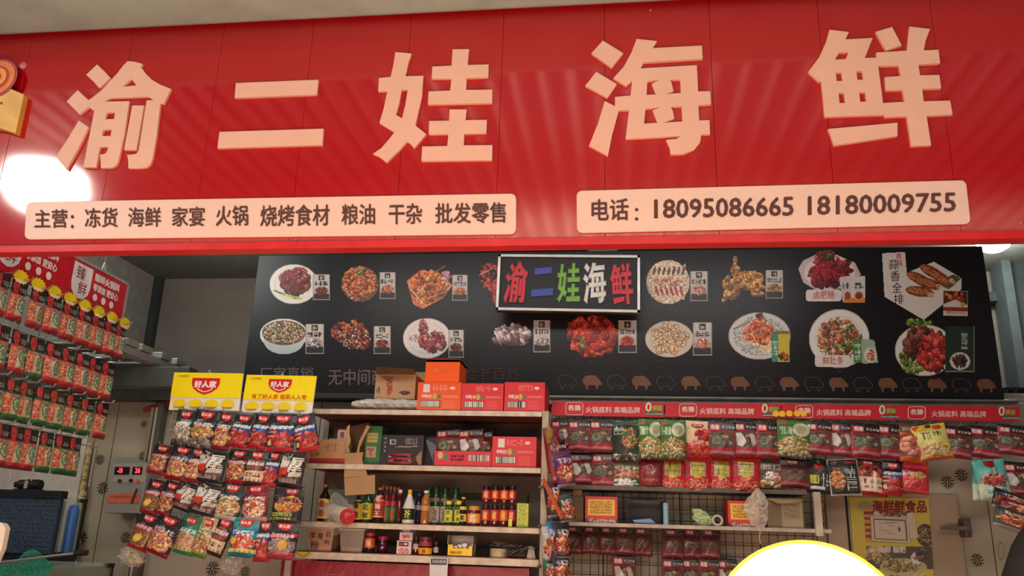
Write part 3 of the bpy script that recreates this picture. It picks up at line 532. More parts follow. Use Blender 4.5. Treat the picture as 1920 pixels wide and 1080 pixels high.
def badge_mesh(h, box, col, shape='rect'):
    u0, v0, u1, v1 = box; b = MB()
    if shape == 'rect': P = [(0, 0), (1, 0), (1, .5), (1, 1), (.5, 1), (0, 1), (0, .5)]
    else: P = SHIELD
    P = [(u0 + a * (u1 - u0), v0 + c * (v1 - v0)) for a, c in P]; n = len(P); cu, cv_ = (u0 + u1) / 2, (v0 + v1) / 2
    V = [(a - .5, -float(h(a, c)) - .1, -c) for a, c in P] + [(cu - .5, -float(h(cu, cv_)) - .14, -cv_)] + [(a - .5, -float(h(a, c)) + .05, -c) for a, c in P]
    F_ = [(i, n, (i + 1) % n) for i in range(n)] + [(i, (i + 1) % n, n + 1 + (i + 1) % n, n + 1 + i) for i in range(n)]
    b.add(V, F_); me = bpy.data.meshes.new('badge'); me.from_pydata(b.v, [], b.f); me.update(); me.materials.append(mat('badge%d_%d_%d' % col, col, .35)); return me
def text_mesh(h, s, box, col, bold=.03, lift=.2):
    v, f = text2(s, bold); u0, v0, u1, v1 = box; ly = v[:, 2] * .03
    U_ = u0 + v[:, 0] * (u1 - u0); V_ = v0 + v[:, 1] * (v1 - v0); H = h(U_, V_)
    me = bpy.data.meshes.new('lettering'); me.from_pydata([(a - .5, -z - lift - l, -c) for a, c, z, l in zip(U_, V_, H, ly)], [], f); me.update(); me.materials.append(mat('txt%d_%d_%d' % col, col, .5, var=.02)); return me
KIND = {}
def kind(name, painter, fold=.28, puff=1.0, badge=None, texts=(), w=46, h=68, desc='pouch', part='pouch_body'): KIND[name] = dict(p=painter, fold=fold, puff=puff, badge=badge, texts=texts, w=w, h=h, desc=desc, c={}, part=part)
def kmesh(k, var):
    K = KIND[k]
    if var not in K['c']:
        h = shape_fn(var * 7 + len(k) + ord(k[-1]), K['fold'], K['puff']); c = Cv(K['w'], K['h'], seed=var + 1); K['p'](c, var); c.noise(.05, var); c.a[:] = True
        def fn(u, v): return np.stack([u - .5, -h(u, v), -v], -1)
        me = c.mesh(K['part'], fn)
        bm = bmesh.new(); bm.from_mesh(me); q = [bm.verts.new(p) for p in ((-.5, 0.05, 0), (.5, .05, 0), (.5, .05, -1), (-.5, .05, -1))]; bm.faces.new(q[::-1] if False else q); 
        cl = bm.verts.layers.float_color.get('Col')
        e = lin(c.c[2, c.w // 2])
        for x in q: x[cl] = (*e, 1)
        bm.to_mesh(me); bm.free(); me.materials.append(FOIL)
        parts = [(K['part'], me)]
        if K['badge']: parts.append(('badge', badge_mesh(h, *K['badge'])))
        for t in K['texts']: parts.append(('lettering', text_mesh(h, *t)))
        K['c'][var] = parts
    return K['c'][var]
hookm = mat('hook_wire', (170, 170, 165), .35, .7)
HOOKME = None
def hook_mesh():
    global HOOKME
    if HOOKME is None:
        b = MB(); b.path([(0, 1, .0), (0, -1, 0), (0, -1.25, .5)], .12, 5); HOOKME = bpy.data.meshes.new('hook'); HOOKME.from_pydata([(x * .012, y * .05, z * .03) for x, y, z in b.v], [], b.f); HOOKME.materials.append(hookm)
    return HOOKME
def pouch(k, label, loc, wd, ht, th=.03, roll=0.0, yaw=0.0, pitch=0.0, var=0, group=None, name='seasoning_pouch', cat='food pouch'):
    t = thing(name, label, cat, loc, group); t.rotation_euler = (pitch, roll, yaw); t.scale = (wd, th, ht)
    last = None
    for nm, me in kmesh(k, var):
        par = last if nm == 'lettering' and last is not None and last.name.startswith('badge') and not last.get('x') else t
        o = bpy.data.objects.new(nm, me); COL.objects.link(o); o.parent = par
        if nm == 'badge': last = o
        elif nm == 'lettering' and par is last: last = None
    return t
def pouch_px(k, label, q, Y, th=.03, var=0, pitch=-.06, yaw=0, hs=1.06, **kw):
    tl, tr, br, bl = [U(*p, Y) for p in q]; tm = (tl + tr) / 2; bm_ = (bl + br) / 2; d = tm - bm_; ht = math.hypot(d[0], d[2]); roll = math.atan2(d[0], d[2])
    wd = (math.hypot(*(tr - tl)[[0, 2]]) + math.hypot(*(br - bl)[[0, 2]])) / 2 * 1.1; ht *= hs
    return pouch(k, label, (tm[0], Y, tm[2]), wd, ht, th, roll, yaw, pitch, var, **kw)
WT = (232, 228, 220); RB = (196, 34, 44)
def p_ming(c, v):
    c.rect(0, 0, 1, 1, (22, 9, 11)); c.rect(0, .24, 1, .31, (120, 22, 32)); c.rect(0, .3, 1, 1, (96, 74, 62)); c.blobs(.5, .52, .45, .2, [(110, 88, 70), (84, 66, 54), (120, 96, 84), (96, 60, 52)], 90, .04, .1); c.blobs(.3, .58, .2, .1, [(100, 118, 84), (84, 104, 76)], 26, .03, .06)
    c.ring(.3, .55, .16, .1, (120, 134, 106), .25); c.blobs(.6, .44, .1, .04, [(190, 150, 60), (206, 170, 80)], 5, .04, .06); c.ring(.8, .6, .06, .045, (226, 214, 206), .45)
    c.rect(0, .3, .05, .8, (170, 60, 74)); c.rect(.95, .3, 1, .8, (170, 60, 74)); c.rect(0, .3, 1, .325, (176, 60, 76)); c.rect(0, .76, 1, .84, (168, 26, 38)); c.rect(.04, .84, .96, .92, (168, 120, 124)); c.rect(0, .915, 1, 1, (150, 24, 38))
    if v % 3 == 1: c.poly([(.1, .36), (.3, .34), (.5, .6), (.35, .74), (.15, .7)], (214, 206, 200)); c.poly([(.6, .35), (.8, .36), (.9, .6), (.75, .72)], (196, 190, 184))
kind('ming', p_ming, .3, .8, ((.05, .1, .44, .28), (204, 40, 50)), [('名扬', (.09, .12, .4, .25), WT, .05), ('手工牛油', (.5, .14, .95, .22), (214, 206, 200), .02)], desc='black and red hotpot pouch')
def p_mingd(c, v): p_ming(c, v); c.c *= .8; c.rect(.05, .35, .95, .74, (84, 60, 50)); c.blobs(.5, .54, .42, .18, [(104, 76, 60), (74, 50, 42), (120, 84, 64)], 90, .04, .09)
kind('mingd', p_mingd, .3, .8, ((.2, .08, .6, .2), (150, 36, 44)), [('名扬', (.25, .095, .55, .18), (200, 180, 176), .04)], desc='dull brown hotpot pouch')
def p_side(c, v):
    bt = (186, 32, 44) if v < 10 else (28, 116, 58)
    c.rect(0, 0, 1, 1, (11, 8, 8)); c.poly([(.1, .05), (.42, .03), (.48, .2), (.4, .34), (.2, .33), (.08, .2)], (190, 50, 56)); c.blobs(.28, .2, .12, .1, [(214, 70, 74), (170, 36, 44)], 14, .05, .1)
    c.glyphs(.55, .18, .95, .28, 4, (150, 140, 136)); c.rect(0, .36, 1, 1, (196, 178, 146)); c.rect(0, .36, .3, .88, (206, 110, 76)); c.blobs(.14, .62, .12, .24, [(220, 130, 94), (190, 90, 66), (226, 160, 120)], 30, .05, .1); c.blobs(.66, .62, .3, .22, [(206, 196, 164), (188, 176, 140), (214, 204, 174), (196, 176, 146)], 40, .06, .1)
    c.ring(.64, .62, .24, .18, (70, 132, 92), .3); c.ell(.64, .62, .12, .09, (96, 146, 108)); c.glyphs(.3, .4, .9, .45, 5, (170, 60, 60)); c.rect(0, .34, 1, .38, bt); c.rect(0, .86, 1, .93, bt); c.rect(0, .93, 1, 1, tuple(.7 * x for x in bt))
kind('side', p_side, .34, .7, None, [], w=44, h=74, desc='vermicelli pouch')
def hao(top, title=None, tcol=WT, pal=OR, bottom=None, food=(.5, .66, .46, .26), extra=None, fbg=None, topcol2=None):
    def f(c, v):
        c.rect(0, 0, 1, 1, top); c.blobs(.5, .5, .5, .5, [tuple(min(255, 1.25 * x + 6) for x in top), tuple(.8 * x for x in top)], 20, .1, .3, 3, shade=.1)
        if fbg: c.ell(food[0], food[1], food[2] * 1.05, food[3] * 1.05, fbg)
        c.blobs(*food, pal, 150, .05, .12, 2.5)
        if title: c.poly([(.02, .36), (.98, .31), (1, .41), (.04, .47)], title)
        c.glyphs(.1, .345, .92, .43, 6, tcol)
        if extra: extra(c)
        if bottom: c.rect(0, .91, 1, 1, bottom); c.rect(0, .89, 1, .91, tuple(min(255, x * 1.2) for x in bottom))
    return f
BK = (11, 8, 8); BAD = ((.24, .06, .76, .25), (206, 34, 46), 'shield'); HT = [('好人家', (.3, .09, .7, .18), (244, 232, 222), .05)]
def xflag(c): c.rect(.3, .42, .98, .55, (36, 70, 150)); [c.rect(.02, .44 + i * .05, .36, .465 + i * .05, (214, 196, 190) if i % 2 else (180, 40, 50)) for i in range(5)]; c.blobs(.62, .7, .4, .18, [(170, 34, 38), (206, 56, 50), (130, 24, 30), (220, 100, 70)], 80, .06, .14, 3); c.ell(.12, .78, .08, .07, (220, 200, 130)); c.glyphs(.05, .33, .95, .42, 6, (210, 226, 236))
def xlemon(c): c.ell(.42, .68, .22, .11, (232, 190, 50), -.4); c.ell(.42, .68, .14, .06, (244, 214, 110), -.4)
def xcard(c): c.poly([(.02, .6), (.95, .58), (.92, .95), (.05, .97)], (226, 196, 160)); c.glyphs(.12, .66, .86, .78, 4, (60, 34, 30)); [c.ell(.2 + .2 * i, .86, .06, .04, (150, 120, 90)) for i in range(4)]
def xthick(c): c.poly([(.05, .2), (.42, .12), (.46, .5), (.1, .5)], (214, 210, 196)); c.blobs(.3, .16, .24, .1, [(40, 34, 34), (200, 196, 180), (96, 110, 70)], 16, .04, .1, 3); c.rect(.44, .12, .98, .6, (24, 20, 20)); c.poly([(.05, .5), (.45, .44), (.4, .66), (.08, .68)], (200, 60, 40)); c.poly([(.5, .6), (.95, .55), (.92, .68), (.5, .72)], (196, 206, 190)); c.glyphs(.15, .78, .85, .9, 6, (150, 146, 140))
kind('noodle', hao((24, 44, 36), None, WT, [(214, 206, 186), (190, 176, 150), (226, 220, 206), (150, 130, 110)], None, (.5, .66, .48, .28), lambda c: c.blobs(.5, .88, .5, .1, [(96, 86, 84), (140, 130, 126), (60, 52, 54)], 40, .05, .12)), badge=BAD, texts=HT, desc='dark pouch with pale noodles')
kind('bowl', hao(BK, None, WT, [(224, 186, 110), (206, 150, 70), (236, 214, 160), (150, 150, 60), (196, 90, 60)], None, (.5, .58, .44, .16), lambda c: c.blobs(.5, .84, .5, .13, [(120, 104, 96), (170, 156, 146), (70, 60, 58)], 50, .06, .14)), badge=BAD, texts=HT, desc='black pouch with a noodle bowl')
kind('flag', hao(BK, None, WT, RD, (196, 30, 40), (.5, .7, .4, .2), xflag), badge=BAD, texts=HT, desc='black pouch with striped flag and crayfish')
kind('stew', hao(BK, (176, 26, 36), (230, 200, 190), [(150, 96, 60), (206, 150, 90), (110, 60, 44), (196, 60, 44), (220, 180, 120)], (170, 26, 36)), badge=BAD, texts=HT, desc='black pouch with red title and stew')
kind('platter', hao(BK, None, (224, 200, 214), [(226, 170, 90), (236, 200, 120), (150, 70, 50), (200, 110, 130)], (150, 24, 34)), badge=BAD, texts=HT, desc='black pouch with a food platter')
kind('lemon', hao(BK, (170, 26, 40), (226, 196, 190), [(170, 120, 60), (120, 90, 50), (150, 60, 44), (96, 104, 50)], (176, 34, 50), extra=xlemon), badge=BAD, texts=HT, desc='black pouch with a lemon slice')
kind('thick', hao(BK, None, BK, BR, (40, 32, 34), extra=xthick), badge=None, texts=[('厚', (.46, .16, .95, .6), (232, 228, 214), .06)], desc='black pouch with a huge thick-brush character')
kind('card', hao(BK, None, WT, [(140, 70, 50), (176, 96, 70), (110, 50, 40)], (60, 30, 26), (.5, .44, .4, .16), xcard), badge=BAD, texts=HT, desc='black pouch with a cream lower card')
kind('seafood', hao((28, 40, 36), None, WT, [(226, 150, 110), (236, 206, 176), (196, 70, 50), (214, 190, 120), (120, 140, 70)], (200, 190, 186), fbg=(222, 200, 180)), badge=BAD, texts=HT, desc='black pouch with seafood soup')
kind('cubes', hao((110, 20, 28), (150, 28, 36), WT, [(206, 84, 50), (236, 196, 170), (176, 50, 36), (214, 150, 70), (240, 226, 210)], (206, 160, 140)), badge=BAD, texts=HT, desc='dark red pouch with spicy cubes')
kind('skewer', hao(BK, None, BK, [(206, 110, 40), (226, 150, 60), (170, 70, 34), (220, 190, 90)], (40, 40, 34), (.55, .48, .42, .2), lambda c: (c.rect(.05, .7, .72, .79, (190, 196, 70)), c.glyphs(.08, .71, .7, .78, 5, (50, 60, 20)), c.rect(.02, .81, .7, .88, (176, 190, 60)), c.glyphs(.06, .82, .66, .87, 5, (50, 60, 20)))), badge=((.4, .08, .82, .24), (190, 34, 50), 'shield'), texts=[('好人家', (.46, .1, .76, .18), (236, 220, 214), .05)], desc='black barbecue pouch with skewers')
kind('green', hao((34, 120, 100), (40, 140, 84), (226, 240, 226), [(214, 180, 140), (206, 160, 120), (190, 140, 100)], (60, 150, 90), (.5, .66, .46, .2), lambda c: (c.rect(0, .8, 1, .92, (206, 190, 110)), [c.ell(.3 + .18 * i, .84, .06, .035, (150, 120, 70)) for i in range(4)])), badge=BAD, texts=HT, desc='teal and beige pouch')
kind('tan', hao((184, 164, 116), (90, 110, 76), (206, 214, 180), [(206, 160, 90), (226, 190, 130), (150, 90, 50)], (96, 150, 50)), badge=BAD, texts=HT, desc='tan pouch')
kind('teal', hao((24, 130, 130), (30, 86, 160), (220, 232, 240), [(214, 60, 50), (230, 110, 80), (190, 40, 40), (236, 210, 160)], (30, 130, 130), (.55, .64, .42, .18), lambda c: (c.rect(0, .8, 1, .92, (226, 206, 110)), c.ell(.16, .6, .12, .09, (236, 180, 50)), [c.ell(.35 + .17 * i, .86, .05, .03, (170, 140, 80)) for i in range(4)])), badge=BAD, texts=HT, desc='teal pouch with red crayfish')
kind('window', hao(BK, (190, 34, 48), (236, 206, 204), [(150, 130, 126), (120, 96, 92), (176, 160, 156)], (170, 60, 70), (.5, .66, .46, .22), lambda c: (c.ell(.55, .62, .17, .12, (214, 170, 50)), c.rect(.02, .82, .98, .88, (200, 50, 60)))), badge=BAD, texts=HT, desc='pouch with clear window and round yellow mark')
def p_veg(c, v): c.rect(0, 0, 1, 1, (40, 58, 40)); c.glyphs(.08, .16, .42, .4, 2, (190, 206, 190), True); c.ell(.6, .6, .36, .2, (54, 44, 34)); c.blobs(.62, .46, .28, .24, [(206, 120, 60), (170, 90, 44), (96, 130, 60), (60, 90, 44), (220, 170, 110)], 110, .04, .1, 4); c.rect(0, .88, 1, 1, (60, 60, 56)); c.blobs(.5, .92, .5, .06, [(214, 214, 206), (120, 116, 110), (50, 60, 40)], 40, .05, .12)
kind('veg', p_veg, .1, 1.1, desc='dark green vegetable pouch')
def p_oyster(c, v): c.rect(0, 0, 1, 1, (66, 112, 44)); c.ell(.68, .26, .26, .2, (206, 206, 186), .5); c.ell(.68, .27, .14, .13, (176, 180, 120), .5); c.rect(.1, .06, .26, .14, (190, 60, 50)); c.glyphs(.06, .2, .4, .4, 3, (190, 214, 170)); c.blobs(.5, .7, .46, .22, [(206, 180, 120), (226, 214, 170), (170, 130, 80), (190, 150, 100), (120, 140, 60)], 110, .05, .12, 2.5); c.blobs(.5, .92, .5, .06, [(206, 200, 170), (150, 140, 110), (90, 110, 60)], 36, .06, .12)
kind('oyster', p_oyster, .1, 1.1, desc='bright green pouch with a white dish')
def p_tomato(c, v): c.rect(0, 0, 1, 1, (226, 206, 160)); c.rect(0, .55, 1, .66, (190, 60, 44)); c.glyphs(.1, .56, .9, .65, 5, (236, 220, 190)); c.blobs(.68, .4, .26, .13, [(200, 50, 44), (170, 34, 34)], 26, .08, .16, 1.4); c.rect(0, .66, 1, 1, (186, 40, 36)); c.blobs(.5, .8, .42, .14, [(206, 50, 36), (226, 90, 60), (160, 30, 30)], 60, .05, .12)
kind('tomato', p_tomato, .1, .9, ((.3, .1, .72, .22), (190, 44, 50), 'shield'), [('好人家', (.36, .12, .66, .175), WT, .04)], desc='cream and red tomato pouch')
def p_peppers(c, v): c.rect(0, 0, 1, 1, (190, 30, 38)); c.rect(.18, .12, .74, .55, (196, 186, 130)); c.rect(.32, .12, .6, .6, (190, 180, 50)); c.glyphs(.22, .16, .7, .54, 2, (70, 90, 50), True); c.glyphs(.04, .1, .14, .6, 5, (150, 90, 110), True); c.blobs(.5, .78, .44, .17, [(206, 50, 44), (230, 110, 80), (170, 26, 30), (226, 170, 140)], 110, .035, .07, 2); c.blobs(.5, .97, .5, .03, [(206, 190, 180), (120, 60, 50)], 20, .05, .1)
kind('pepper', p_peppers, .06, 1.0, desc='bright red pouch with a yellow label')
def p_maroon(c, v): c.rect(0, 0, 1, 1, (122, 18, 28)); c.blobs(.45, .42, .3, .14, [(170, 120, 124), (150, 90, 96), (200, 170, 170)], 22, .04, .09, 4); c.glyphs(.15, .7, .8, .76, 5, (190, 100, 60)); c.rect(.1, .3, .16, .7, (160, 60, 70))
kind('maroon', p_maroon, .06, 1.0, desc='plain maroon pouch')
def p_stackg(c, v): c.rect(0, 0, 1, 1, (140, 130, 96)); c.rect(0, .3, 1, .42, (40, 90, 50)); c.glyphs(.1, .32, .95, .4, 6, (200, 214, 190)); c.blobs(.5, .55, .45, .12, OR + PINK, 50, .05, .12); c.rect(0, .68, 1, 1, (36, 86, 40)); c.blobs(.5, .76, .4, .05, [(230, 232, 226)], 14, .06, .14, 3, 0); c.blobs(.5, .88, .42, .05, [(220, 224, 214)], 14, .06, .14, 3, 0)
kind('stackg', p_stackg, .1, 1.4, desc='green trimmed pouch stack')
def p_mush(c, v): c.rect(0, 0, 1, 1, (96, 84, 66)); c.poly([(0, 0), (.4, 0), (.1, .1), (0, .15)], (190, 50, 40)); c.glyphs(.1, .25, .9, .42, 4, (206, 206, 196)); c.blobs(.4, .58, .2, .1, [(226, 220, 206), (60, 50, 44)], 16, .06, .12); c.blobs(.7, .64, .2, .12, [(190, 100, 84), (214, 190, 180)], 24, .06, .1); c.blobs(.45, .86, .4, .1, [(206, 180, 90), (130, 90, 40), (236, 226, 180), (60, 46, 36)], 50, .05, .12)
kind('mush', p_mush, .1, 1.0, ((.62, .06, .88, .2), (150, 30, 50), 'shield'), [], desc='brown and white mushroom pouch')
def p_bull(c, v): c.rect(0, 0, 1, 1, (34, 36, 30)); c.blobs(.45, .25, .18, .09, [(190, 50, 44), (160, 40, 36)], 24, .05, .1); c.ell(.45, .1, .07, .05, (110, 130, 60)); c.rect(.06, .5, .46, .74, (196, 200, 60)); c.glyphs(.08, .52, .44, .72, 2, (50, 56, 20)); c.glyphs(.56, .45, .9, .8, 2, (200, 214, 210)); c.rect(.1, .82, .7, .9, (206, 210, 200))
kind('bull', p_bull, .06, .8, desc='black pouch with yellow lettering block')
def p_grill(c, v): c.rect(0, 0, 1, 1, (206, 206, 190)); c.rect(.04, .02, .97, .96, (36, 38, 32)); c.blobs(.28, .55, .2, .27, [(190, 110, 50), (150, 70, 34), (214, 150, 80)], 60, .06, .12, 3, .5); c.glyphs(.56, .22, .86, .9, 4, (220, 226, 226), True); c.rect(.55, .06, .9, .12, (170, 40, 40)); c.rect(.1, .06, .3, .16, (120, 90, 110))
kind('grill', p_grill, .06, .7, desc='black pouch with white border and grilled fish')
def p_cream(c, v): c.rect(0, 0, 1, 1, (60, 34, 26)); c.blobs(.5, .36, .44, .2, [(170, 80, 56), (130, 50, 40), (206, 120, 80)], 70, .06, .13); c.rect(0, .5, 1, .9, (228, 204, 178)); c.glyphs(.2, .56, .9, .68, 4, (90, 50, 34)); [c.ell(.3 + .2 * i, .78, .07, .04, (190, 90, 70)) for i in range(4)]; c.poly([(.5, .3), (.6, .34), (.56, 1), (.48, 1)], (230, 226, 220)); c.rect(0, .9, 1, 1, (170, 34, 44))
kind('cream', p_cream, .2, .8, ((.2, .04, .55, .2), (190, 40, 46), 'shield'), [('好人家', (.25, .07, .5, .13), WT, .04)], desc='brown pouch with a cream lower half')
def p_pink(c, v): c.rect(0, 0, 1, 1, (206, 48, 64)); c.blobs(.3, .42, .2, .1, [(226, 200, 200), (206, 120, 120)], 16, .06, .12); c.blobs(.65, .5, .22, .16, [(226, 170, 60), (206, 130, 70), (190, 186, 170)], 24, .05, .12); c.blobs(.4, .66, .35, .14, [(220, 60, 60), (236, 100, 90)], 26, .08, .16); c.rect(0, .9, 1, .96, (236, 90, 80))
kind('pink', p_pink, .25, 1.1, desc='crimson pouch with yellow fruit print')
def p_meatc(c, v): c.rect(0, 0, 1, 1, (110, 72, 50)); c.rect(0, .22, 1, .3, (206, 96, 40)); c.blobs(.5, .56, .46, .25, [(226, 130, 110), (206, 100, 84), (236, 170, 150)], 40, .12, .2, 1.3); c.rect(0, .88, 1, 1, (206, 100, 40)); c.glyphs(.1, .08, .9, .18, 5, (170, 150, 130))
kind('meatc', p_meatc, .2, .9, desc='orange trimmed pouch with pink cubes')
def p_yel(c, v): c.rect(0, 0, 1, 1, (232, 206, 60)); c.poly([(0, .05), (.3, 0), (.1, .16)], (200, 50, 40)); c.rect(0, .18, 1, .55, (226, 222, 130)); c.glyphs(.2, .24, .5, .44, 1, (40, 44, 34)); c.glyphs(.55, .24, .8, .36, 1, (40, 44, 34)); c.ell(.75, .1, .14, .07, (190, 60, 60)); c.ell(.5, .06, .1, .05, (50, 40, 40)); c.blobs(.5, .74, .45, .18, [(206, 150, 70), (214, 204, 176), (190, 176, 150), (226, 190, 120)], 60, .06, .12); c.rect(0, .94, 1, 1, (206, 90, 80))
kind('yellow', p_yel, .1, 1.0, desc='tilted yellow pouch with black brush writing')
def p_cra(c, v): c.rect(0, 0, 1, 1, (96, 190, 180)); c.rect(0, .6, 1, 1, (206, 226, 196)); c.ell(.52, .55, .4, .18, (190, 206, 190)); c.blobs(.52, .53, .36, .14, [(176, 44, 44), (206, 80, 70), (226, 150, 130), (150, 30, 34)], 60, .06, .13, 2); c.ell(.76, .68, .1, .05, (60, 150, 140)); c.glyphs(.2, .76, .85, .86, 7, (96, 150, 150)); c.poly([(.48, .1), (.56, .1), (.6, .38), (.54, .4)], (236, 232, 224))
kind('crayfish', p_cra, .08, .8, ((.34, .04, .66, .24), (150, 30, 40), 'shield'), [], desc='turquoise pouch with a plate of crayfish')
def p_snack(c, v):
    base = [(40, 110, 170), (90, 30, 90), (120, 26, 36), (176, 60, 40), (60, 70, 60), (36, 30, 40), (190, 186, 180), (46, 96, 70)][v % 8]
    c.rect(0, 0, 1, 1, base); c.blobs(.5, .6, .44, .26, [(200, 110, 60), (226, 180, 130), (176, 50, 50), (120, 40, 40)], 70, .06, .14); c.glyphs(.15, .2, .85, .34, 4, (220, 206, 206)); c.rect(0, .92, 1, 1, (160, 150, 150))
kind('snack', p_snack, .1, 1.0, desc='small snack packet')
O_ = ['leftmost', 'second', 'third', 'fourth', 'fifth', 'sixth', 'seventh', 'eighth', 'ninth', 'tenth', 'eleventh', 'twelfth', 'thirteenth', 'fourteenth', 'fifteenth', 'sixteenth', 'seventeenth', 'eighteenth', 'nineteenth', 'twentieth']
def ordn(i): return O_[i] if i == 0 else O_[i] + ' from left'
# ------------------------------------------------------------------ rack on the left, running away from the viewer
XR = -2.807
rk = thing('side_rack', 'tall wire side rack with red header board, hung with rows of pouches at far left', 'rack', (XR, 3.6, 0))
gm = mat('white_wire', (176, 178, 172), .4, .4)
hd = MB().box(XR - .012, XR, 3.16, 4.22, 2.553, 2.783).build('header_board', mat('red_header', (196, 24, 42), .35), rk, bev=.002)
MB().box(XR - .014, XR + .006, 3.16, 4.225, 2.783, 2.797).build('edge_strip', gm, rk); MB().box(XR - .014, XR + .006, 4.22, 4.232, 2.5, 2.797).build('edge_strip', gm, rk)
def sx(y0, z0, y1, z1, dx=.003): return lambda u, v: (XR + dx, y0 + (y1 - y0) * u, z0 + (z1 - z0) * v)
for ya in (3.20, 3.73):
    b = MB(); n_ = len(SHIELD); P = [(ya + .01 + a * .16, 2.77 - c * .185) for a, c in [(0, 0), (1, 0), (1, .6), (.93, .8), (.75, .94), (.5, 1), (.25, .94), (.07, .8), (0, .6)]]
    b.add([(XR + .003, y, z) for y, z in P], [tuple(range(len(P)))[::-1]]).build('logo_shield', mat('pale_shield', (222, 226, 226), .4), hd)
    for i, s in enumerate('臻鲜'): text('lettering', s, sx(ya + .04 + i * .03, 2.755 - i * .075, ya + .11 + i * .03, 2.685 - i * .075, .005), mat('deep_red_ink', (150, 24, 34)), hd, .01)
    text('lettering', '臻鲜火锅料', sx(ya + .19, 2.762, ya + .42, 2.715), mat('white_ink', (236, 230, 226)), hd, .04)
    text('lettering', '零添加 更安心', sx(ya + .19, 2.704, ya + .42, 2.662), mat('white_ink', (236, 230, 226)), hd, .04)
    for i in range(3):
        b = MB(); cy_, cz_ = ya + .22 + i * .075, 2.63; b.add([(XR + .004, cy_ + .02 * math.cos(t), cz_ + .02 * math.sin(t)) for t in [k * math.pi / 7 for k in range(14)]], [tuple(range(14))]).build('seal_mark', mat('white_ink', (236, 230, 226)), hd)
yb = mat('burst_yellow', (236, 214, 24), .4)
for k in range(8):
    cy_ = 3.36 + k * .122; b = MB(); P = [(cy_ + (.058 if j % 2 else .045) * math.cos(j * math.pi / 14), 2.556 + (.036 if j % 2 else .027) * math.sin(j * math.pi / 14)) for j in range(28)]
    o = b.add([(XR + .03, y, z) for y, z in P], [tuple(range(28))]).build('price_burst', yb, rk)
    MB().box(XR + .029, XR + .031, cy_ - .03, cy_ + .03, 2.528, 2.54).build('price_strip', mat('white_ink', (236, 230, 226)), o)
for z in (2.50, 2.28, 2.06, 1.86): MB().tube((XR - .01, 3.16, z), (XR - .01, 4.22, z), .004, 6).build('wire', gm, rk)
for y in np.arange(3.16, 4.23, .15): MB().tube((XR - .014, y, 1.65), (XR - .014, y, 2.79), .003, 6).build('wire', gm, rk)
MB().path([(XR, 3.97, 2.797), (XR, 3.985, 2.84), (XR, 4.0, 2.797)], .003).build('hanger', gm, rk)
for yy_ in (3.45, 3.985): MB().tube((XR, yy_, 2.8), (XR, yy_, 3.72), .002, 5).build('hanging_wire', gm, rk)
rows = [([3.262, 3.377, 3.508, 3.618, 3.748, 3.87, 3.985, 4.101, 4.2], 2.545, 2.344, [1] * 9), ([3.32, 3.444, 3.563, 3.686, 3.8, 3.92, 4.031, 4.148], 2.315, 2.108, [1, 1, 2, 1, 1, 1, 1, 1]),
        ([3.36, 3.47, 3.558, 3.67, 3.779, 3.903, 4.03, 4.16], 2.095, 1.9, [2, 2, 2, 2, 2, 2, 2, 1]), ([3.45, 3.553, 3.646, 3.763, 3.879, 3.985], 1.885, 1.69, [1, 1, 1, 2, 2, 2])]
RN = ['top', 'second', 'third', 'lowest']
for r, (ys, z1, z0, kd) in enumerate(rows):
    for i, (y, k) in enumerate(zip(ys, kd)):
        cn = ('green' if k == 2 else 'red') + ' edged vermicelli pouch'
        pouch('side', '%s, %s, %s row of the far-left side rack' % (cn, ordn(i), RN[r]), (XR + .02, y, z1), .108, z1 - z0, .03, 0, math.pi / 2 + RNG.uniform(-.08, .08), RNG.uniform(-.08, .0), (0 if k == 1 else 10) + RNG.randrange(3), 'vermicelli pouches on the side rack')
        h_ = bpy.data.objects.new('hook', hook_mesh()); COL.objects.link(h_); h_.parent = rk; h_.location = np.array([XR + .02, y, z1]) - ORG[rk.name]; h_.rotation_euler = (0, 0, math.pi / 2)
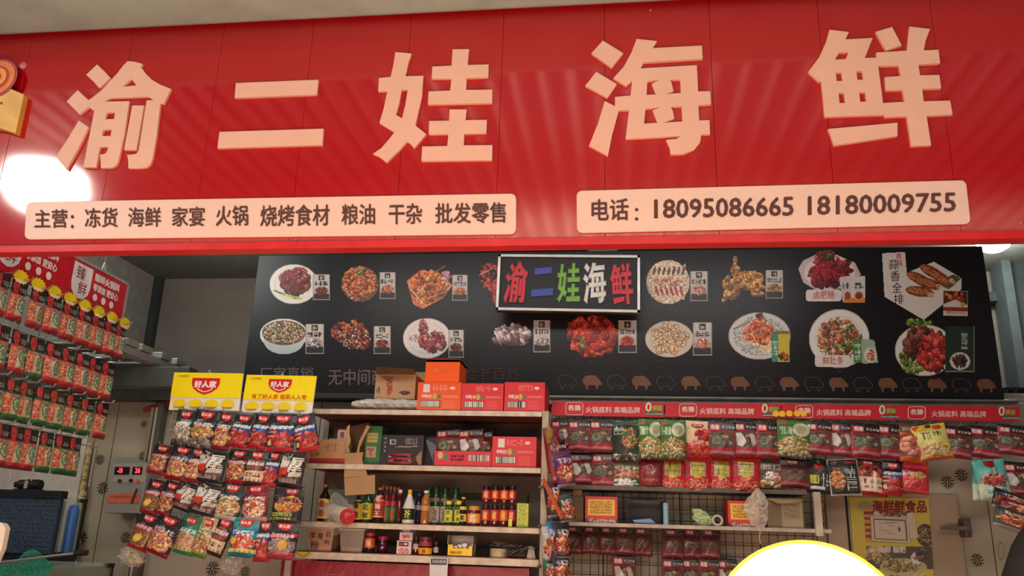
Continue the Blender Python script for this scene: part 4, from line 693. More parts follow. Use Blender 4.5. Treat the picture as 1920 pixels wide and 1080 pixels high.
# ------------------------------------------------------------------ yellow-headed double rack
YY = 4.3
yr = thing('yellow_rack', 'wire hanging rack with two yellow header boards, covered in seasoning pouches', 'rack', U(440, 1040, YY + .03))
def z7(x, y): return (240 + x / 5.053, 680 + y / 5.053)
def z8(x, y): return (240 + x / 5.053, 880 + y / 5.053)
for q, sl in (([z7(440, 92), z7(1093, 103), z7(1050, 458), z7(385, 447)], 0), ([z7(1128, 115), z7(1788, 128), z7(1740, 487), z7(1070, 470)], 1)):
    fn = pq(*q, YY); cs = [fn(0, 0), fn(0, 1), fn(1, 1), fn(1, 0)]
    hb = MB().hexa([(x, YY, z) for x, y, z in cs], [(x, YY + .008, z) for x, y, z in cs]).build('header_board', mat('header_white', (228, 226, 218), .4), yr, bev=.001)
    vs = .66
    cs = [fn(0.0, 0.0), fn(0.0, vs), fn(1, vs), fn(1, 0)]; MB().hexa([(x, YY - .002, z) for x, y, z in cs], [(x, YY, z) for x, y, z in cs]).build('yellow_panel', mat('header_yellow', (246, 226, 10), .4, var=.03), hb)
    def sub(a, b_, c_, d, dy): return lambda u, v: (fn(a + (c_ - a) * u, b_ + (d - b_) * v)[0], YY - dy, fn(a + (c_ - a) * u, b_ + (d - b_) * v)[2])
    bx = (.28, .14, .68, .58) if not sl else (.33, .1, .66, .46)
    sf = sub(*bx, .004); MB().add([sf(a, c) for a, c in SHIELD], [tuple(range(len(SHIELD)))]).build('logo_shield', mat('shield_red', (206, 30, 36), .4), hb)
    w_, h_ = bx[2] - bx[0], bx[3] - bx[1]
    text('lettering', '好人家', sub(bx[0] + w_ * .1, bx[1] + h_ * .16, bx[2] - w_ * .1, bx[1] + h_ * .6, .0055), mat('white_ink', (236, 230, 226)), hb, .05)
    arc = MB(); pts = [sf(.22 + .56 * t, .64 + .2 * math.sin(math.pi * t)) for t in np.linspace(0, 1, 9)]
    for a, c in zip(pts[:-1], pts[1:]): arc.tube((a[0], YY - .005, a[2]), (c[0], YY - .005, c[2]), .0028, 5)
    arc.build('smile_mark', mat('white_ink', (236, 230, 226)), hb)
    text('lettering', '大味厨邦' if 0 else '大味鲜醇', sub(.06, .07, .22, .12, .004), mat('olive_ink', (120, 96, 10)), hb, .01)
    if sl: text('lettering', '有了好人家 做菜人人夸', sub(.12, .5, .9, .63, .004), mat('red_ink2', (200, 60, 20)), hb, .015)
    for i in range(4):
        cx = .14 + .23 * i; P = [(cx + (.105 if j % 2 else .088) * math.cos(j * math.pi / 14), .82 + (.135 if j % 2 else .11) * math.sin(j * math.pi / 14)) for j in range(28)]
        o = MB().add([(fn(a, c)[0], YY - .003, fn(a, c)[2]) for a, c in P], [tuple(range(28))]).build('price_burst', yb, hb)
        text('lettering', '好味美食', sub(cx - .07, .9, cx + .07, .95, .006), mat('olive_dark', (70, 66, 40)), o, .01)
    t_ = fn(.5, 0); MB().path([(t_[0] - .008, YY + .004, t_[2]), (t_[0], YY, t_[2] + .018), (t_[0] + .008, YY + .004, t_[2])], .002).build('hanger', gm, yr)
# the wire grid itself
for a, b in [((325, 770), (262, 1040)), ((350, 772), (290, 1040)), ((380, 772), (325, 1040)), ((415, 774), (365, 1042)), ((450, 774), (405, 1042)), ((485, 775), (445, 1042)), ((520, 776), (482, 1042)), ((555, 776), (520, 1042)), ((588, 777), (556, 1040))]:
    pa, pb = U(*a, YY + .02), U(*b, YY + .02); MB().tube(pa, pb, .0025, 6).build('wire', gm, yr)
for i in range(18):
    y = 775 + i * 15.5; xl = 325 - (y - 770) * .233; MB().tube(U(xl, y, YY + .016), U(590 - (y - 770) * .12, y + 6, YY + .016), .0022, 6).build('wire', gm, yr)
bags = {
 'top': [('noodle', [(490,440),(655,450),(600,760),(415,740)]), ('bowl', [(665,440),(870,455),(795,790),(585,765)]), ('platter', [(870,462),(1030,480),(950,790),(800,780)]), ('flag', [(1040,490),(1205,490),(1150,770),(950,765)]), ('flag', [(1205,490),(1395,490),(1300,790),(1150,770)]), ('flag', [(1390,488),(1570,480),(1580,815),(1310,790)]), ('flag', [(1575,512),(1745,478),(1812,780),(1605,832)])],
 'second': [('stew', [(270,775),(435,788),(370,1040),(195,1010)]), ('platter', [(440,780),(645,800),(560,1090),(370,1060)]), ('platter', [(600,800),(760,815),(700,1110),(530,1080)]), ('thick', [(690,820),(960,832),(900,1115),(630,1080)]), ('stew', [(975,820),(1165,825),(1110,1110),(930,1100)]), ('card', [(1160,830),(1325,835),(1290,1130),(1100,1120)]), ('flag', [(1335,840),(1480,842),(1405,1145),(1290,1130)]), ('thick', [(1480,840),(1690,855),(1650,1145),(1410,1135)])],
 'third': [('lemon', [(210,1106),(375,1120),(275,1395),(130,1385)]), ('stew', [(370,1120),(520,1140),(415,1415),(260,1395)]), ('thick', [(510,1140),(690,1145),(600,1370),(410,1355)]), ('thick', [(690,1140),(905,1160),(830,1420),(595,1395)]), ('seafood', [(905,1140),(1125,1150),(1060,1455),(825,1440)]), ('cubes', [(1130,1150),(1325,1160),(1330,1465),(1070,1455)]), ('skewer', [(1420,1160),(1655,1180),(1645,1495),(1360,1490)])],
 'lowest': [('lemon', [(145,1420),(315,1440),(200,1740),(15,1715)]), ('platter', [(325,1440),(530,1460),(405,1795),(165,1745)]), ('green', [(545,1440),(715,1457),(635,1775),(425,1760)]), ('tan', [(715,1460),(870,1470),(745,1810),(620,1780)]), ('card', [(870,1468),(1030,1480),(900,1795),(745,1765)]), ('teal', [(1040,1460),(1235,1480),(1205,1800),(965,1790)]), ('flag', [(1240,1490),(1395,1500),(1340,1835),(1215,1840)]), ('window', [(1375,1500),(1625,1510),(1565,1825),(1345,1815)])]}
for r, (rn, L) in enumerate(bags.items()):
    for i, (k, q) in enumerate(L):
        Y = YY - .03 - .012 * (i % 2) - .015 * r
        pouch_px(k, '%s, %s, %s row of yellow-headed rack' % (KIND[k]['desc'], ordn(i), rn), [z7(*p) for p in q], Y, th=.034, var=i % 3, pitch=RNG.uniform(-.12, -.02), yaw=RNG.uniform(-.12, .12), group='pouches on the yellow-headed rack', hs=1.15)
        a = pq(*[z7(*p) for p in q], YY - .02)(.5, 0.02); h_ = bpy.data.objects.new('hook', hook_mesh()); COL.objects.link(h_); h_.parent = yr; h_.location = np.array(a) - ORG[yr.name]
# ================================================================== RIGHT DISPLAY RACK
YR_ = 4.78
rr = thing('display_rack', 'long steel display rack on the right with red header strips, shelves and wire grid', 'display rack', (U(1450, 900, YR_)[0], YR_ + .1, 0))
steel = mat('rack_steel', (150, 142, 128), .45, .3, .2); dsteel = mat('dark_steel', (92, 88, 80), .5, .3, .2)
a, b = U(1030, 742, 4.95), U(1905, 755, 4.95)
MB().box(a[0], b[0], 4.93, 4.98, a[2] - .055, a[2] + .0).build('top_rail', steel, rr, bev=.006)
MB().box(a[0], b[0], 4.915, 4.93, a[2] - .02, a[2] - .012).build('rail_groove', dsteel, rr)
hdm = mat('header_red', (190, 30, 42), .4, var=.04)
for i, (x0, x1) in enumerate([(1035, 1245), (1247, 1464), (1466, 1676), (1678, 1912)]):
    y0 = 752 + (x0 - 1035) * .012; y1 = 752 + (x1 - 1035) * .012; f = pq((x0, y0), (x1, y1), (x1, y1 + 28), (x0, y0 + 27), YR_ - .02)
    cs = [f(0, 0), f(0, 1), f(1, 1), f(1, 0)]; hs = MB().hexa([(x, YR_ - .02, z) for x, y, z in cs], [(x, YR_ - .005, z) for x, y, z in cs]).build('header_strip', hdm, rr, bev=.001)
    bx = [1061, 1274, 1492, 1703][i]; tx_ = [1098, 1312, 1531, 1747][i]; zx = [1210, 1428, 1648, 1872][i]; yy = y0 + 3
    L = rnd_loop(bx, yy, bx + 32, yy + 23, 5); fr = MB(); pts = [U(x, y, YR_ - .022) for x, y in L]
    for p, q in zip(pts, pts[1:] + pts[:1]): fr.tube(p, q, .0022, 5)
    fr.build('badge_outline', mat('pink_white', (230, 196, 190)), hs)
    wm = mat('pink_white', (230, 196, 190))
    text('lettering', '名扬', pr4(bx + 4, yy + 4, bx + 28, yy + 15, YR_ - .022), wm, hs, .05)
    text('lettering', '火锅底料 高端品牌', pr4(tx_, yy + 7, tx_ + 102, yy + 19, YR_ - .022, 0, 1), wm, hs, .02)
    text('lettering', '0', pr4(zx, yy - 1, zx + 12, yy + 17, YR_ - .023), mat('pale_zero', (214, 222, 190)), hs, .02)
    MB().box(U(zx, 760, YR_)[0], U(zx + 32, 760, YR_)[0], YR_ - .0225, YR_ - .02, U(zx, yy + 24, YR_)[2], U(zx, yy + 19, YR_)[2]).build('green_patch', mat('green_patch', (60, 110, 60)), hs)
    text('lettering', '添加', pr4(zx + 13, yy + 5, zx + 31, yy + 15, YR_ - .024), mat('lime_ink', (150, 190, 80)), hs, .03)
    for k, cc in enumerate([(60, 84, 150), (190, 206, 200)]): MB().box(U(zx, 760, YR_)[0], U(zx + 32, 760, YR_)[0], YR_ - .024, YR_ - .0225, U(zx, yy + 21.4 + k * 1.6, YR_)[2], U(zx, yy + 20.2 + k * 1.6, YR_)[2]).build('wave_mark', mat('wave%d' % k, cc), hs)
for x in (1454, 1466, 1480, 1495, 1507):
    c = U(x, 774 + (x % 3), YR_ - .04); MB().add([(c[0] + (.021 if j % 2 else .016) * math.cos(j * math.pi / 10), c[1] + .0004 * (x - 1480), c[2] + (.02 if j % 2 else .015) * math.sin(j * math.pi / 10)) for j in range(20)], [tuple(range(20))]).build('price_burst', mat('burst_amber', (240, 190, 40), .4), rr)
# grid and shelves
zr1 = U(1280, 918, YR_ - .05)[2]; zr2 = U(1290, 987, YR_ - .1)[2]
xg0, xg1 = U(1045, 900, 4.95)[0], U(1530, 900, 4.95)[0]
MB().box(xg0 - .03, xg1 - .1, YR_ - .05, 5.0, zr1 - .012, zr1 + .012).build('shelf_board', dsteel, rr, bev=.002)
MB().box(xg0 - .03, xg1, YR_ - .1, 5.0, zr2 - .014, zr2 + .006).build('shelf_board', mat('worn_white_shelf', (186, 172, 156), .5, .0, .25), rr, bev=.002)
wire = mat('grid_wire', (84, 72, 62), .45, .5)
for x in np.arange(xg0, xg1 + .01, .048): MB().tube((x, 5.02, .9), (x, 5.02, 2.2), .0022, 5).build('wire', wire, rr)
for z in np.arange(.9, 2.21, .062): MB().tube((xg0, 5.015, z), (xg1, 5.015, z), .0022, 5).build('wire', wire, rr)
for x in (xg0 - .03, xg1): MB().box(x - .012, x + .012, 4.95, 4.99, 0, a[2] - .05).build('post', steel, rr, bev=.002)
MB().box(U(1527, 900, 4.66)[0] - .01, U(1533, 900, 4.66)[0] + .01, 4.66, 4.69, zr2 - .03, zr1).build('post', mat('worn_white_shelf', (186, 172, 156)), rr, bev=.002)
MB().tube((a[0], YR_ + .02, U(1300, 789, YR_)[2]), (b[0], YR_ + .02, U(1300, 789, YR_)[2]), .008, 8).build('hanging_bar', steel, rr)
R1 = [('ming',1035,1068,786,838),('ming',1067,1106,786,844),('ming',1106,1149,786,846),('veg',1150,1199,788,860),('oyster',1198,1243,786,858),('oyster',1240,1284,787,858),('tomato',1282,1331,789,856),('ming',1330,1377,789,854),('ming',1376,1420,789,855),('ming',1419,1461,790,856),('oyster',1459,1518,788,855),('ming',1510,1557,790,850),('ming',1555,1598,791,853),('ming',1597,1647,794,856),('ming',1644,1694,795,858),('meatc',1688,1734,797,864),('yellow',1716,1775,796,860),('ming',1770,1818,800,857),('ming',1817,1874,800,856),('ming',1872,1920,797,850)]
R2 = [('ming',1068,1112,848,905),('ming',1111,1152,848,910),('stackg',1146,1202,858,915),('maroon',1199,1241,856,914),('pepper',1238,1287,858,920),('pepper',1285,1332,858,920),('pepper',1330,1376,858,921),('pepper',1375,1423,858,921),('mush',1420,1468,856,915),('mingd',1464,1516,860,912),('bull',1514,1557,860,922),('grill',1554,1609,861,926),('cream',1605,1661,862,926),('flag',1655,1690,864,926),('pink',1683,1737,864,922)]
def rowbags(L, rn, Y, grp):
    for i, (k, x0, x1, y0, y1) in enumerate(L):
        tilt = {'yellow': 9}.get(k, 0) * (1 if x0 > 1500 else 1); dx = -tilt
        q = [(x0 + dx * .9, y0), (x1 + dx * .9, y0 + .6), (x1 - dx, y1), (x0 - dx, y1)]
        if k == 'grill': q = [(x0 - 2, y0), (x1 - 6, y0), (x1 + 3, y1), (x0 + 6, y1)]
        yy = Y - .02 * (i % 2) - (.03 if k in ('yellow', 'oyster') else 0)
        pouch_px(k, '%s, %s, %s row of right rack' % (KIND[k]['desc'], ordn(i), rn), q, yy, th=.04, var=(i * 5 + 1) % 4, pitch=RNG.uniform(-.1, -.02), yaw=RNG.uniform(-.1, .1), group=grp)
        h_ = bpy.data.objects.new('hook', hook_mesh()); COL.objects.link(h_); h_.parent = rr; p = U((q[0][0] + q[1][0]) / 2, y0, yy + .02); h_.location = p - ORG[rr.name]
rowbags(R1, 'top', YR_ - .03, 'pouches in the top row of the right rack')
rowbags(R2, 'second', YR_ - .0, 'pouches in the second row of the right rack')
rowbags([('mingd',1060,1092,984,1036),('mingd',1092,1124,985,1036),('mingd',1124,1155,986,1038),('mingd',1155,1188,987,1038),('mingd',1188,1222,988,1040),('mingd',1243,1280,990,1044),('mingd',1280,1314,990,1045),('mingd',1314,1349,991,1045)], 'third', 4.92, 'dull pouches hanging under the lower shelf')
rowbags([('ming',1150,1190,1040,1100),('ming',1243,1280,1046,1104),('ming',1279,1313,1046,1104),('ming',1312,1347,1047,1105),('ming',1345,1380,1047,1105)], 'lowest', 4.92, 'pouches in the lowest row of the right rack')
pouch_px('crayfish', 'front turquoise crayfish pouch hanging apart at the right end of the right rack', [(1823, 863), (1878, 860), (1893, 930), (1840, 934)], YR_ - .06, th=.04, var=1, group='turquoise pouches')
pouch_px('crayfish', 'turquoise pouch mostly hidden behind the front crayfish pouch at right', [(1823, 864), (1862, 862), (1868, 934), (1828, 936)], YR_ - .02, th=.03, var=2, yaw=-.3, group='turquoise pouches')
pouch_px('ming', 'black and red hotpot pouch right of the turquoise pouch at frame edge', [(1880, 866), (1925, 866), (1930, 926), (1886, 928)], YR_ - .04, th=.04, var=1)
for i, (x, y, v) in enumerate([(1900, 945, 0), (1912, 962, 2), (1904, 978, 6)]): pouch_px('snack', ['upper blue', 'middle maroon', 'lowest pale'][i] + ' snack packet bundled at the lower right frame edge', [(x - 22, y - 20), (x + 24, y - 12), (x + 20, y + 16), (x - 28, y + 6)], 4.3 + .04 * i, th=.03, var=v, roll=0)if False else pouch('snack', ['upper black', 'middle maroon', 'lowest greenish'][i] + ' snack packet bundled at the lower right frame edge', U(x + 6, y - 18, 4.3 - .05 * i), .2, .1, .04, .35, 0, -.2, [5, 2, 4][i])
# ------------------------------------------------------------------ packets hanging on the left shelf's side
side = [('maroon', 1022, 1050, 800, 880, 0, 'dark red packet hanging highest on the grey shelf end'), ('ming', 1030, 1062, 822, 900, 2, 'hotpot pouch sagging over others on shelf end'), ('snack', 1040, 1073, 845, 908, 1, 'purple packet of sweets beside the right rack'), ('snack', 1022, 1050, 900, 965, 5, 'black packet with bright print midway on shelf end'), ('snack', 1046, 1074, 925, 975, 4, 'greenish cellophane packet beside cardboard on right rack'),
        ('snack', 1024, 1042, 975, 1046, 0, 'bright blue packet hanging on shelf end'), ('snack', 1036, 1066, 978, 1044, 5, 'black and orange packet right of the blue one'), ('snack', 1016, 1030, 985, 1050, 6, 'pale packet left of the blue one on shelf end'), ('snack', 1034, 1066, 1038, 1090, 5, 'black packet hanging lowest on shelf end'), ('snack', 1018, 1036, 1045, 1095, 7, 'dark green packet lowest beside shelf post')]
for i, (k, x0, x1, y0, y1, v, lb) in enumerate(side):
    t_ = 4 if i < 5 else 0
    pouch_px(k, lb, [(x0 - t_, y0), (x1 - t_, y0 + 4), (x1 + t_ + 2, y1 + 3), (x0 + t_, y1)], 4.5 - .012 * i, th=.05, var=v, yaw=.5, name='snack_packet', cat='packet')
b = MB(); p0, p1 = U(1018, 898, 4.4), U(1054, 972, 4.4); b.tube(p0, p1, .012, 6).build
tag(b.build('orange_stick_pack', mat('orange_wrap', (190, 84, 40), .4)), 'long thin orange stick pack hanging diagonally on the shelf end', 'packet')
c = U(1030, 815, 4.42); b = MB()
b.lathe([(.001, -.05), (.014, -.045), (.024, -.01), (.022, .02), (.008, .04), (.001, .05)], c, 9); tag(b.build('yellow_packet', mat('yellow_wrap', (140, 110, 44), .4, bump=.5, scale=40), bev=0), 'small crumpled yellow packet hanging high on the shelf end', 'packet')
# ================================================================== LEFT SHELF UNIT
YF, YK = 4.5, 4.92
sz = [U(800, 768, YF)[2], U(800, 872, YF)[2], U(800, 983, YF)[2], U(800, 1041, YF)[2]]
xl_, xr_ = U(560, 900, YF)[0], U(1010, 900, YF)[0]
su = thing('shelf_unit', 'worn cream steel shelf unit with four shelves of cartons, bottles and jars', 'shelf', ((xl_ + xr_) / 2, 4.7, 0))
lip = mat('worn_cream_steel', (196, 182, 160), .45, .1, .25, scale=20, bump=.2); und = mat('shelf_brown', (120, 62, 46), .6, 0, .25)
for i, z in enumerate(sz):
    z = z + 0; th = .026 if i < 3 else .034
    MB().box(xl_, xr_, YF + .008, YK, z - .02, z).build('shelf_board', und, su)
    MB().box(xl_ - .005, xr_ + .01, YF - .004, YF + .008, z - th - .006, z - .004).build('shelf_lip', lip, su, bev=.002)
    MB().box(xl_, xr_, YK - .01, YK, z - .12, z - .02).build('back_strip', mat('strip_grey', (110, 100, 88), .6), su)
for x in (xl_ - .03, xr_ + .012):
    for y in (YF, YK - .03): MB().box(x, x + .036, y, y + .03, 0, sz[0] + .0).build('post', mat('post_cream', (168, 152, 132), .5, .1, .2), su, bev=.002)
for i in range(3): MB().tube((xr_ + .005, YF - .01, sz[3] - .04 + i * .2), (xr_ + .02, YF - .012, sz[3] - .03 + i * .2), .009, 8).build('bolt', dsteel, su)
def gx(px, i, Y): return U(px, [768, 872, 983, 1041][i], Y)[0]
def zof(px, py, Y): return U(px, py, Y)[2]
card = mat('cardboard', (168, 132, 92), .8, var=.1, bump=.1, scale=10); card2 = mat('cardboard_dark', (112, 86, 60), .85)
def box_px(name, label, i, x0, x1, ytop, Y, dep, m, zb=None, cat='box', group=None, bev=.002):
    z0 = sz[i] if zb is None else zb; xa, xb = gx(x0, i, Y), gx(x1, i, Y); z1 = zof((x0 + x1) / 2, ytop, Y)
    t = thing(name, label, cat, ((xa + xb) / 2, Y + dep / 2, z0), group)
    MB().box(xa, xb, Y, Y + dep, z0, z1).build('carton_body', m, t, bev=bev)
    return t, xa, xb, z0, z1
def face(t, xa, xb, z0, z1, Y, cv, dy=.002, m=None, box=(0, 0, 1, 1)):
    o = ORG[t.name]; a, b, c, d = box
    me = cv.mesh('printed_face', lambda u, v: np.stack([xa + (xb - xa) * (a + (c - a) * u) - o[0], np.full_like(u, Y - dy - o[1]), z1 + (z0 - z1) * (b + (d - b) * v) - o[2]], -1)); return link('printed_face', me, m or PRINT, t)
def ftext(t, s, xa, xb, z0, z1, Y, box, col, bold=.03, dy=.004):
    a, b, c, d = box; return text('lettering', s, lambda u, v: (xa + (xb - xa) * (a + (c - a) * u), Y - dy, z1 + (z0 - z1) * (b + (d - b) * v)), mat('ink%d_%d_%d' % col, col), t, bold)
def carton_print(base, qr=False, seed=1):
    c = Cv(82, 50, base, seed=seed); pk = (236, 176, 160)
    if qr: c.rect(.13, .08, .28, .36, (220, 206, 196))
    c.glyphs(.34, .1, .7, .28, 5, tuple(.5 * a + .5 * b for a, b in zip(base, pk))); c.ell(.8, .2, .06, .05, (236, 200, 180)); c.rect(.58, .45, .94, .55, tuple(.6 * a + .4 * b for a, b in zip(base, pk))); c.ell(.4, .5, .05, .1, (190, 160, 90)); c.ell(.5, .51, .045, .07, (50, 130, 60)); c.glyphs(.22, .44, .34, .56, 3, pk)
    c.rect(.08, .64, .54, .88, (110, 30, 26)); c.bars(.09, .66, .53, .86); [c.line(.6, .66 + .06 * i, .86, .66 + .06 * i, .01, tuple(.6 * a + .4 * b for a, b in zip(base, pk))) for i in range(5)]
    return c
redc, orc = (208, 44, 50), (226, 86, 34)
Y0 = 4.53
for i, (x0, x1, yt, cc, lb, qr) in enumerate([(781, 863, 717, orc, 'orange-red hotpot carton at left of the three on top shelf', True), (864, 943, 719, redc, 'red hotpot carton in the middle of the three on top shelf', False), (945, 1021, 717, redc, 'red hotpot carton at right end of top shelf', False)]):
    t, xa, xb, z0, z1 = box_px('hotpot_carton', lb, 0, x0, x1, yt, Y0, .3, mat('carton%d' % cc[1], cc, .5, var=.04), group='cartons on the top shelf', cat='carton')
    face(t, xa, xb, z0, z1, Y0, carton_print(cc, qr, i)); ftext(t, '名扬', xa, xb, z0, z1, Y0, (.1, .43, .22, .55), (240, 226, 220))
    MB().box(xa + .01, xb - .01, Y0 + .14, Y0 + .15, z1, z1 + .002).build('lid_seam', mat('tape', (190, 120, 80), .4), t)
    if i == 0: ztop = z1
t, xa, xb, z0, z1 = box_px('orange_box', 'plain bright orange box stacked on the orange-red carton', 0, 793, 858, 673, Y0 + .02, .22, mat('bright_orange', (236, 92, 26), .45, var=.03), zb=ztop + .001)
ftext(t, '味', xa, xb, z0, z1, Y0 + .02, (.28, .4, .4, .58), (232, 150, 90), .0); ftext(t, '鲜美火锅', xa, xb, z0, z1, Y0 + .02, (.46, .42, .74, .52), (224, 120, 60), .0)
MB().box(xa, xb, Y0 + .02, Y0 + .24, z1 - .02, z1 + .001).build('lid', mat('lid_orange', (230, 88, 28), .45), t, bev=.002)
# cardboard box with flaps and rolled film on the top shelf
zf = sz[0] + .075
t, xa, xb, z0, z1 = box_px('open_cardboard_box', 'tan cardboard box with raised flaps lying on rolled plastic film', 0, 700, 776, 702, Y0 + .08, .3, card, zb=zf)
for q in ([(702, 700), (742, 695), (746, 699), (706, 704)],): pass
MB().add([(xa, Y0 + .08, z1), (xb, Y0 + .08, z1), (xb + .0, Y0 + .02, z1 + .02), (xa + .02, Y0 + .0, z1 + .03)], [(0, 1, 2, 3)]).build('flap', card2, t)
MB().box(xb - .1, xb + .06, Y0 + .36, Y0 + .365, z1 - .01, z1 + .07).build('flap', card, t)
c = Cv(60, 40, (172, 136, 96), 4); c.blobs(.35, .5, .07, .35, [(170, 80, 50), (150, 70, 44)], 26, .03, .06); c.blobs(.75, .75, .14, .07, [(60, 50, 44)], 14, .03, .05); c.poly([(.1, .05), (.5, .1), (.3, .3)], (120, 92, 64)); c.glyphs(.05, .5, .12, .8, 2, (80, 60, 50), True); face(t, xa, xb, z0, z1, Y0 + .08, c)
b = MB(); xa, xb = gx(655, 0, Y0), gx(782, 0, Y0); n = 26; pts = []
for i in range(n + 1):
    s_ = i / n; r = .036 * (1 - .35 * abs(s_ - .5)) * (.55 + .45 * min(1, s_ * 6)); pts.append((xa + (xb - xa) * s_, r))
b2 = MB(); V = []; m_ = 12
for j, (x, r) in enumerate(pts):
    for k in range(m_): t_ = 2 * math.pi * k / m_; rr_ = r * (1 + RNG.uniform(-.12, .12)); V.append((x, Y0 + .05 + 1.3 * rr_ * math.cos(t_), sz[0] + .0365 + rr_ * .95 * math.sin(t_)))
b2.add(V, [(j * m_ + k, j * m_ + (k + 1) % m_, (j + 1) * m_ + (k + 1) % m_, (j + 1) * m_ + k) for j in range(n) for k in range(m_)] + [tuple(range(m_)), tuple(range(n * m_, (n + 1) * m_))[::-1]])
tag(b2.build('plastic_film_roll', mat('cloudy_film', (186, 186, 176), .25, bump=.6, scale=30, alpha=.85)), 'cloudy plastic film roll lying on the top shelf under the cardboard box', 'packaging')
# shelf 2
Y1 = 4.54
t, xa, xb, z0, z1 = box_px('tan_carton', 'tan carton with red lower band at left of second shelf', 1, 572, 646, 824, Y1, .22, card)
c = Cv(70, 44, (170, 128, 84), 5); c.rect(0, .78, 1, 1, (150, 40, 34)); c.glyphs(.45, .15, .85, .5, 3, (130, 92, 60)); c.glyphs(.1, .55, .35, .7, 3, (110, 70, 50)); c.rect(.02, .02, .3, .1, (206, 190, 160)); face(t, xa, xb, z0, z1, Y1, c); zt = z1
t, xa, xb, z0, z1 = box_px('small_white_box', 'small white and red box standing on the tan carton', 1, 628, 645, 804, Y1 + .06, .06, mat('box_red', (176, 40, 40)), zb=zt + .001)
c = Cv(20, 24, (226, 206, 200), 5); c.rect(0, 0, 1, .1, (190, 50, 50)); face(t, xa, xb, z0, z1, Y1 + .06, c); ftext(t, '鸣', xa, xb, z0, z1, Y1 + .06, (.3, .25, .75, .8), (170, 50, 50))
# torn open carton with a flap hanging down in front
Yt = 4.52; t = thing('torn_carton', 'torn open cardboard carton whose flap hangs down over the second shelf edge', 'box', (gx(675, 1, Yt), Yt, sz[1]))
def P3(x, y, dy=0, Y=Yt): p = U(x, y, Y + dy); return (p[0], Y + dy, p[2])
def sheet(nm, pts, m, dy=0, th=.004):
    return MB().prism([[p for p in pts][::-1]], 0, 1, lambda x, z, y: (U(x, z, Yt + dy)[0], Yt + dy + y * th, U(x, z, Yt + dy)[2])).build(nm, m, t)
sheet('side_panel', [(650, 800), (656, 796), (655, 812), (658, 826), (653, 838), (656, 848), (649, 850)], card, 0)
sheet('back_panel', [(655, 800), (690, 792), (700, 800), (700, 862), (655, 864)], card2, .2)
sheet('flap', [(688, 797), (694, 800), (682, 822), (674, 840), (674, 850), (678, 860), (672, 866), (668, 850), (674, 826)], card, .01)
sheet('hanging_flap', [(647, 850), (681, 848), (679, 862), (682, 876), (686, 880), (689, 892), (645, 896)], card, -.02)
sheet('hanging_flap', [(645, 897), (703, 890), (703, 926), (647, 929)], card, -.026)
t, xa, xb, z0, z1 = box_px('green_carton', 'green and tan snack carton standing behind the torn flap', 1, 682, 712, 799, Y1 + .03, .2, mat('carton_green', (48, 100, 54), .6))
c = Cv(40, 66, (46, 104, 56), 5); c.rect(.1, .17, .75, .42, (170, 150, 84)); c.rect(.12, .24, .73, .26, (46, 104, 56)); c.rect(.12, .33, .73, .35, (46, 104, 56)); c.rect(.1, .53, .7, .8, (170, 140, 100)); c.blobs(.4, .7, .1, .06, [(150, 60, 50)], 6, .05, .08); c.glyphs(.15, .57, .55, .63, 4, (90, 70, 50)); face(t, xa, xb, z0, z1, Y1 + .03, c)
t, xa, xb, z0, z1 = box_px('black_display_box', 'black display carton with open front holding red and black sachets', 1, 713, 792, 816, Y1 - .01, .24, mat('black_carton', (26, 23, 24), .45))
c = Cv(80, 50, (28, 25, 26), 5); c.rect(.2, .16, .34, .32, (190, 186, 180)); c.rect(.22, .18, .32, .3, (60, 56, 56)); c.line(.34, .4, .85, .37, .012, (190, 186, 180)); c.glyphs(.55, .1, .85, .3, 5, (110, 104, 100)); [c.ell(.08, .12 + .14 * i, .025, .035, (120, 114, 110)) for i in range(4)]; c.poly([(.1, .98), (.12, .6), (.85, .6), (.92, .98)], (16, 12, 12)); c.poly([(.82, .75), (.97, .5), (.97, 1), (.92, 1)], (150, 110, 70)); c.blobs(.48, .8, .32, .14, [(120, 26, 34), (60, 20, 24), (200, 190, 190), (30, 20, 22)], 40, .04, .1, 4, 0); face(t, xa, xb, z0, z1, Y1 - .01, c)
for k in range(3):
    p = MB(); xx = xa + (xb - xa) * .48; zz_ = z0 + .012 + k * .022; p.lathe([(0, -.008), (.07, -.006), (.08, 0), (.07, .006), (0, .008)], (0, 0, 0), 14); p.v = [(xx + x * .9, Y1 - .022 + y * .12, zz_ + z * 1.1) for x, y, z in p.v]
    tag(p.build('sachet', mat('sachet_red', (130, 28, 36), .3, bump=.5, scale=30), bev=0, smooth=True), ['lowest', 'middle', 'uppermost'][k] + ' red sachet peeping from the black display carton', 'sachet')
t, xa, xb, z0, z1 = box_px('black_bag', 'dark open box side leaning beside black display carton', 1, 793, 818, 820, Y1 + .05, .2, mat('black_plastic', (26, 24, 26), .3))
MB().add([(xa, Y1 + .05, z1), (xb, Y1 + .05, z1 - .05), (xb, Y1 + .0, z0 + .0), (xa, Y1 + .0, z0)], [(0, 1, 2, 3)]).build('loose_flap', mat('black_plastic', (26, 24, 26), .3), t)
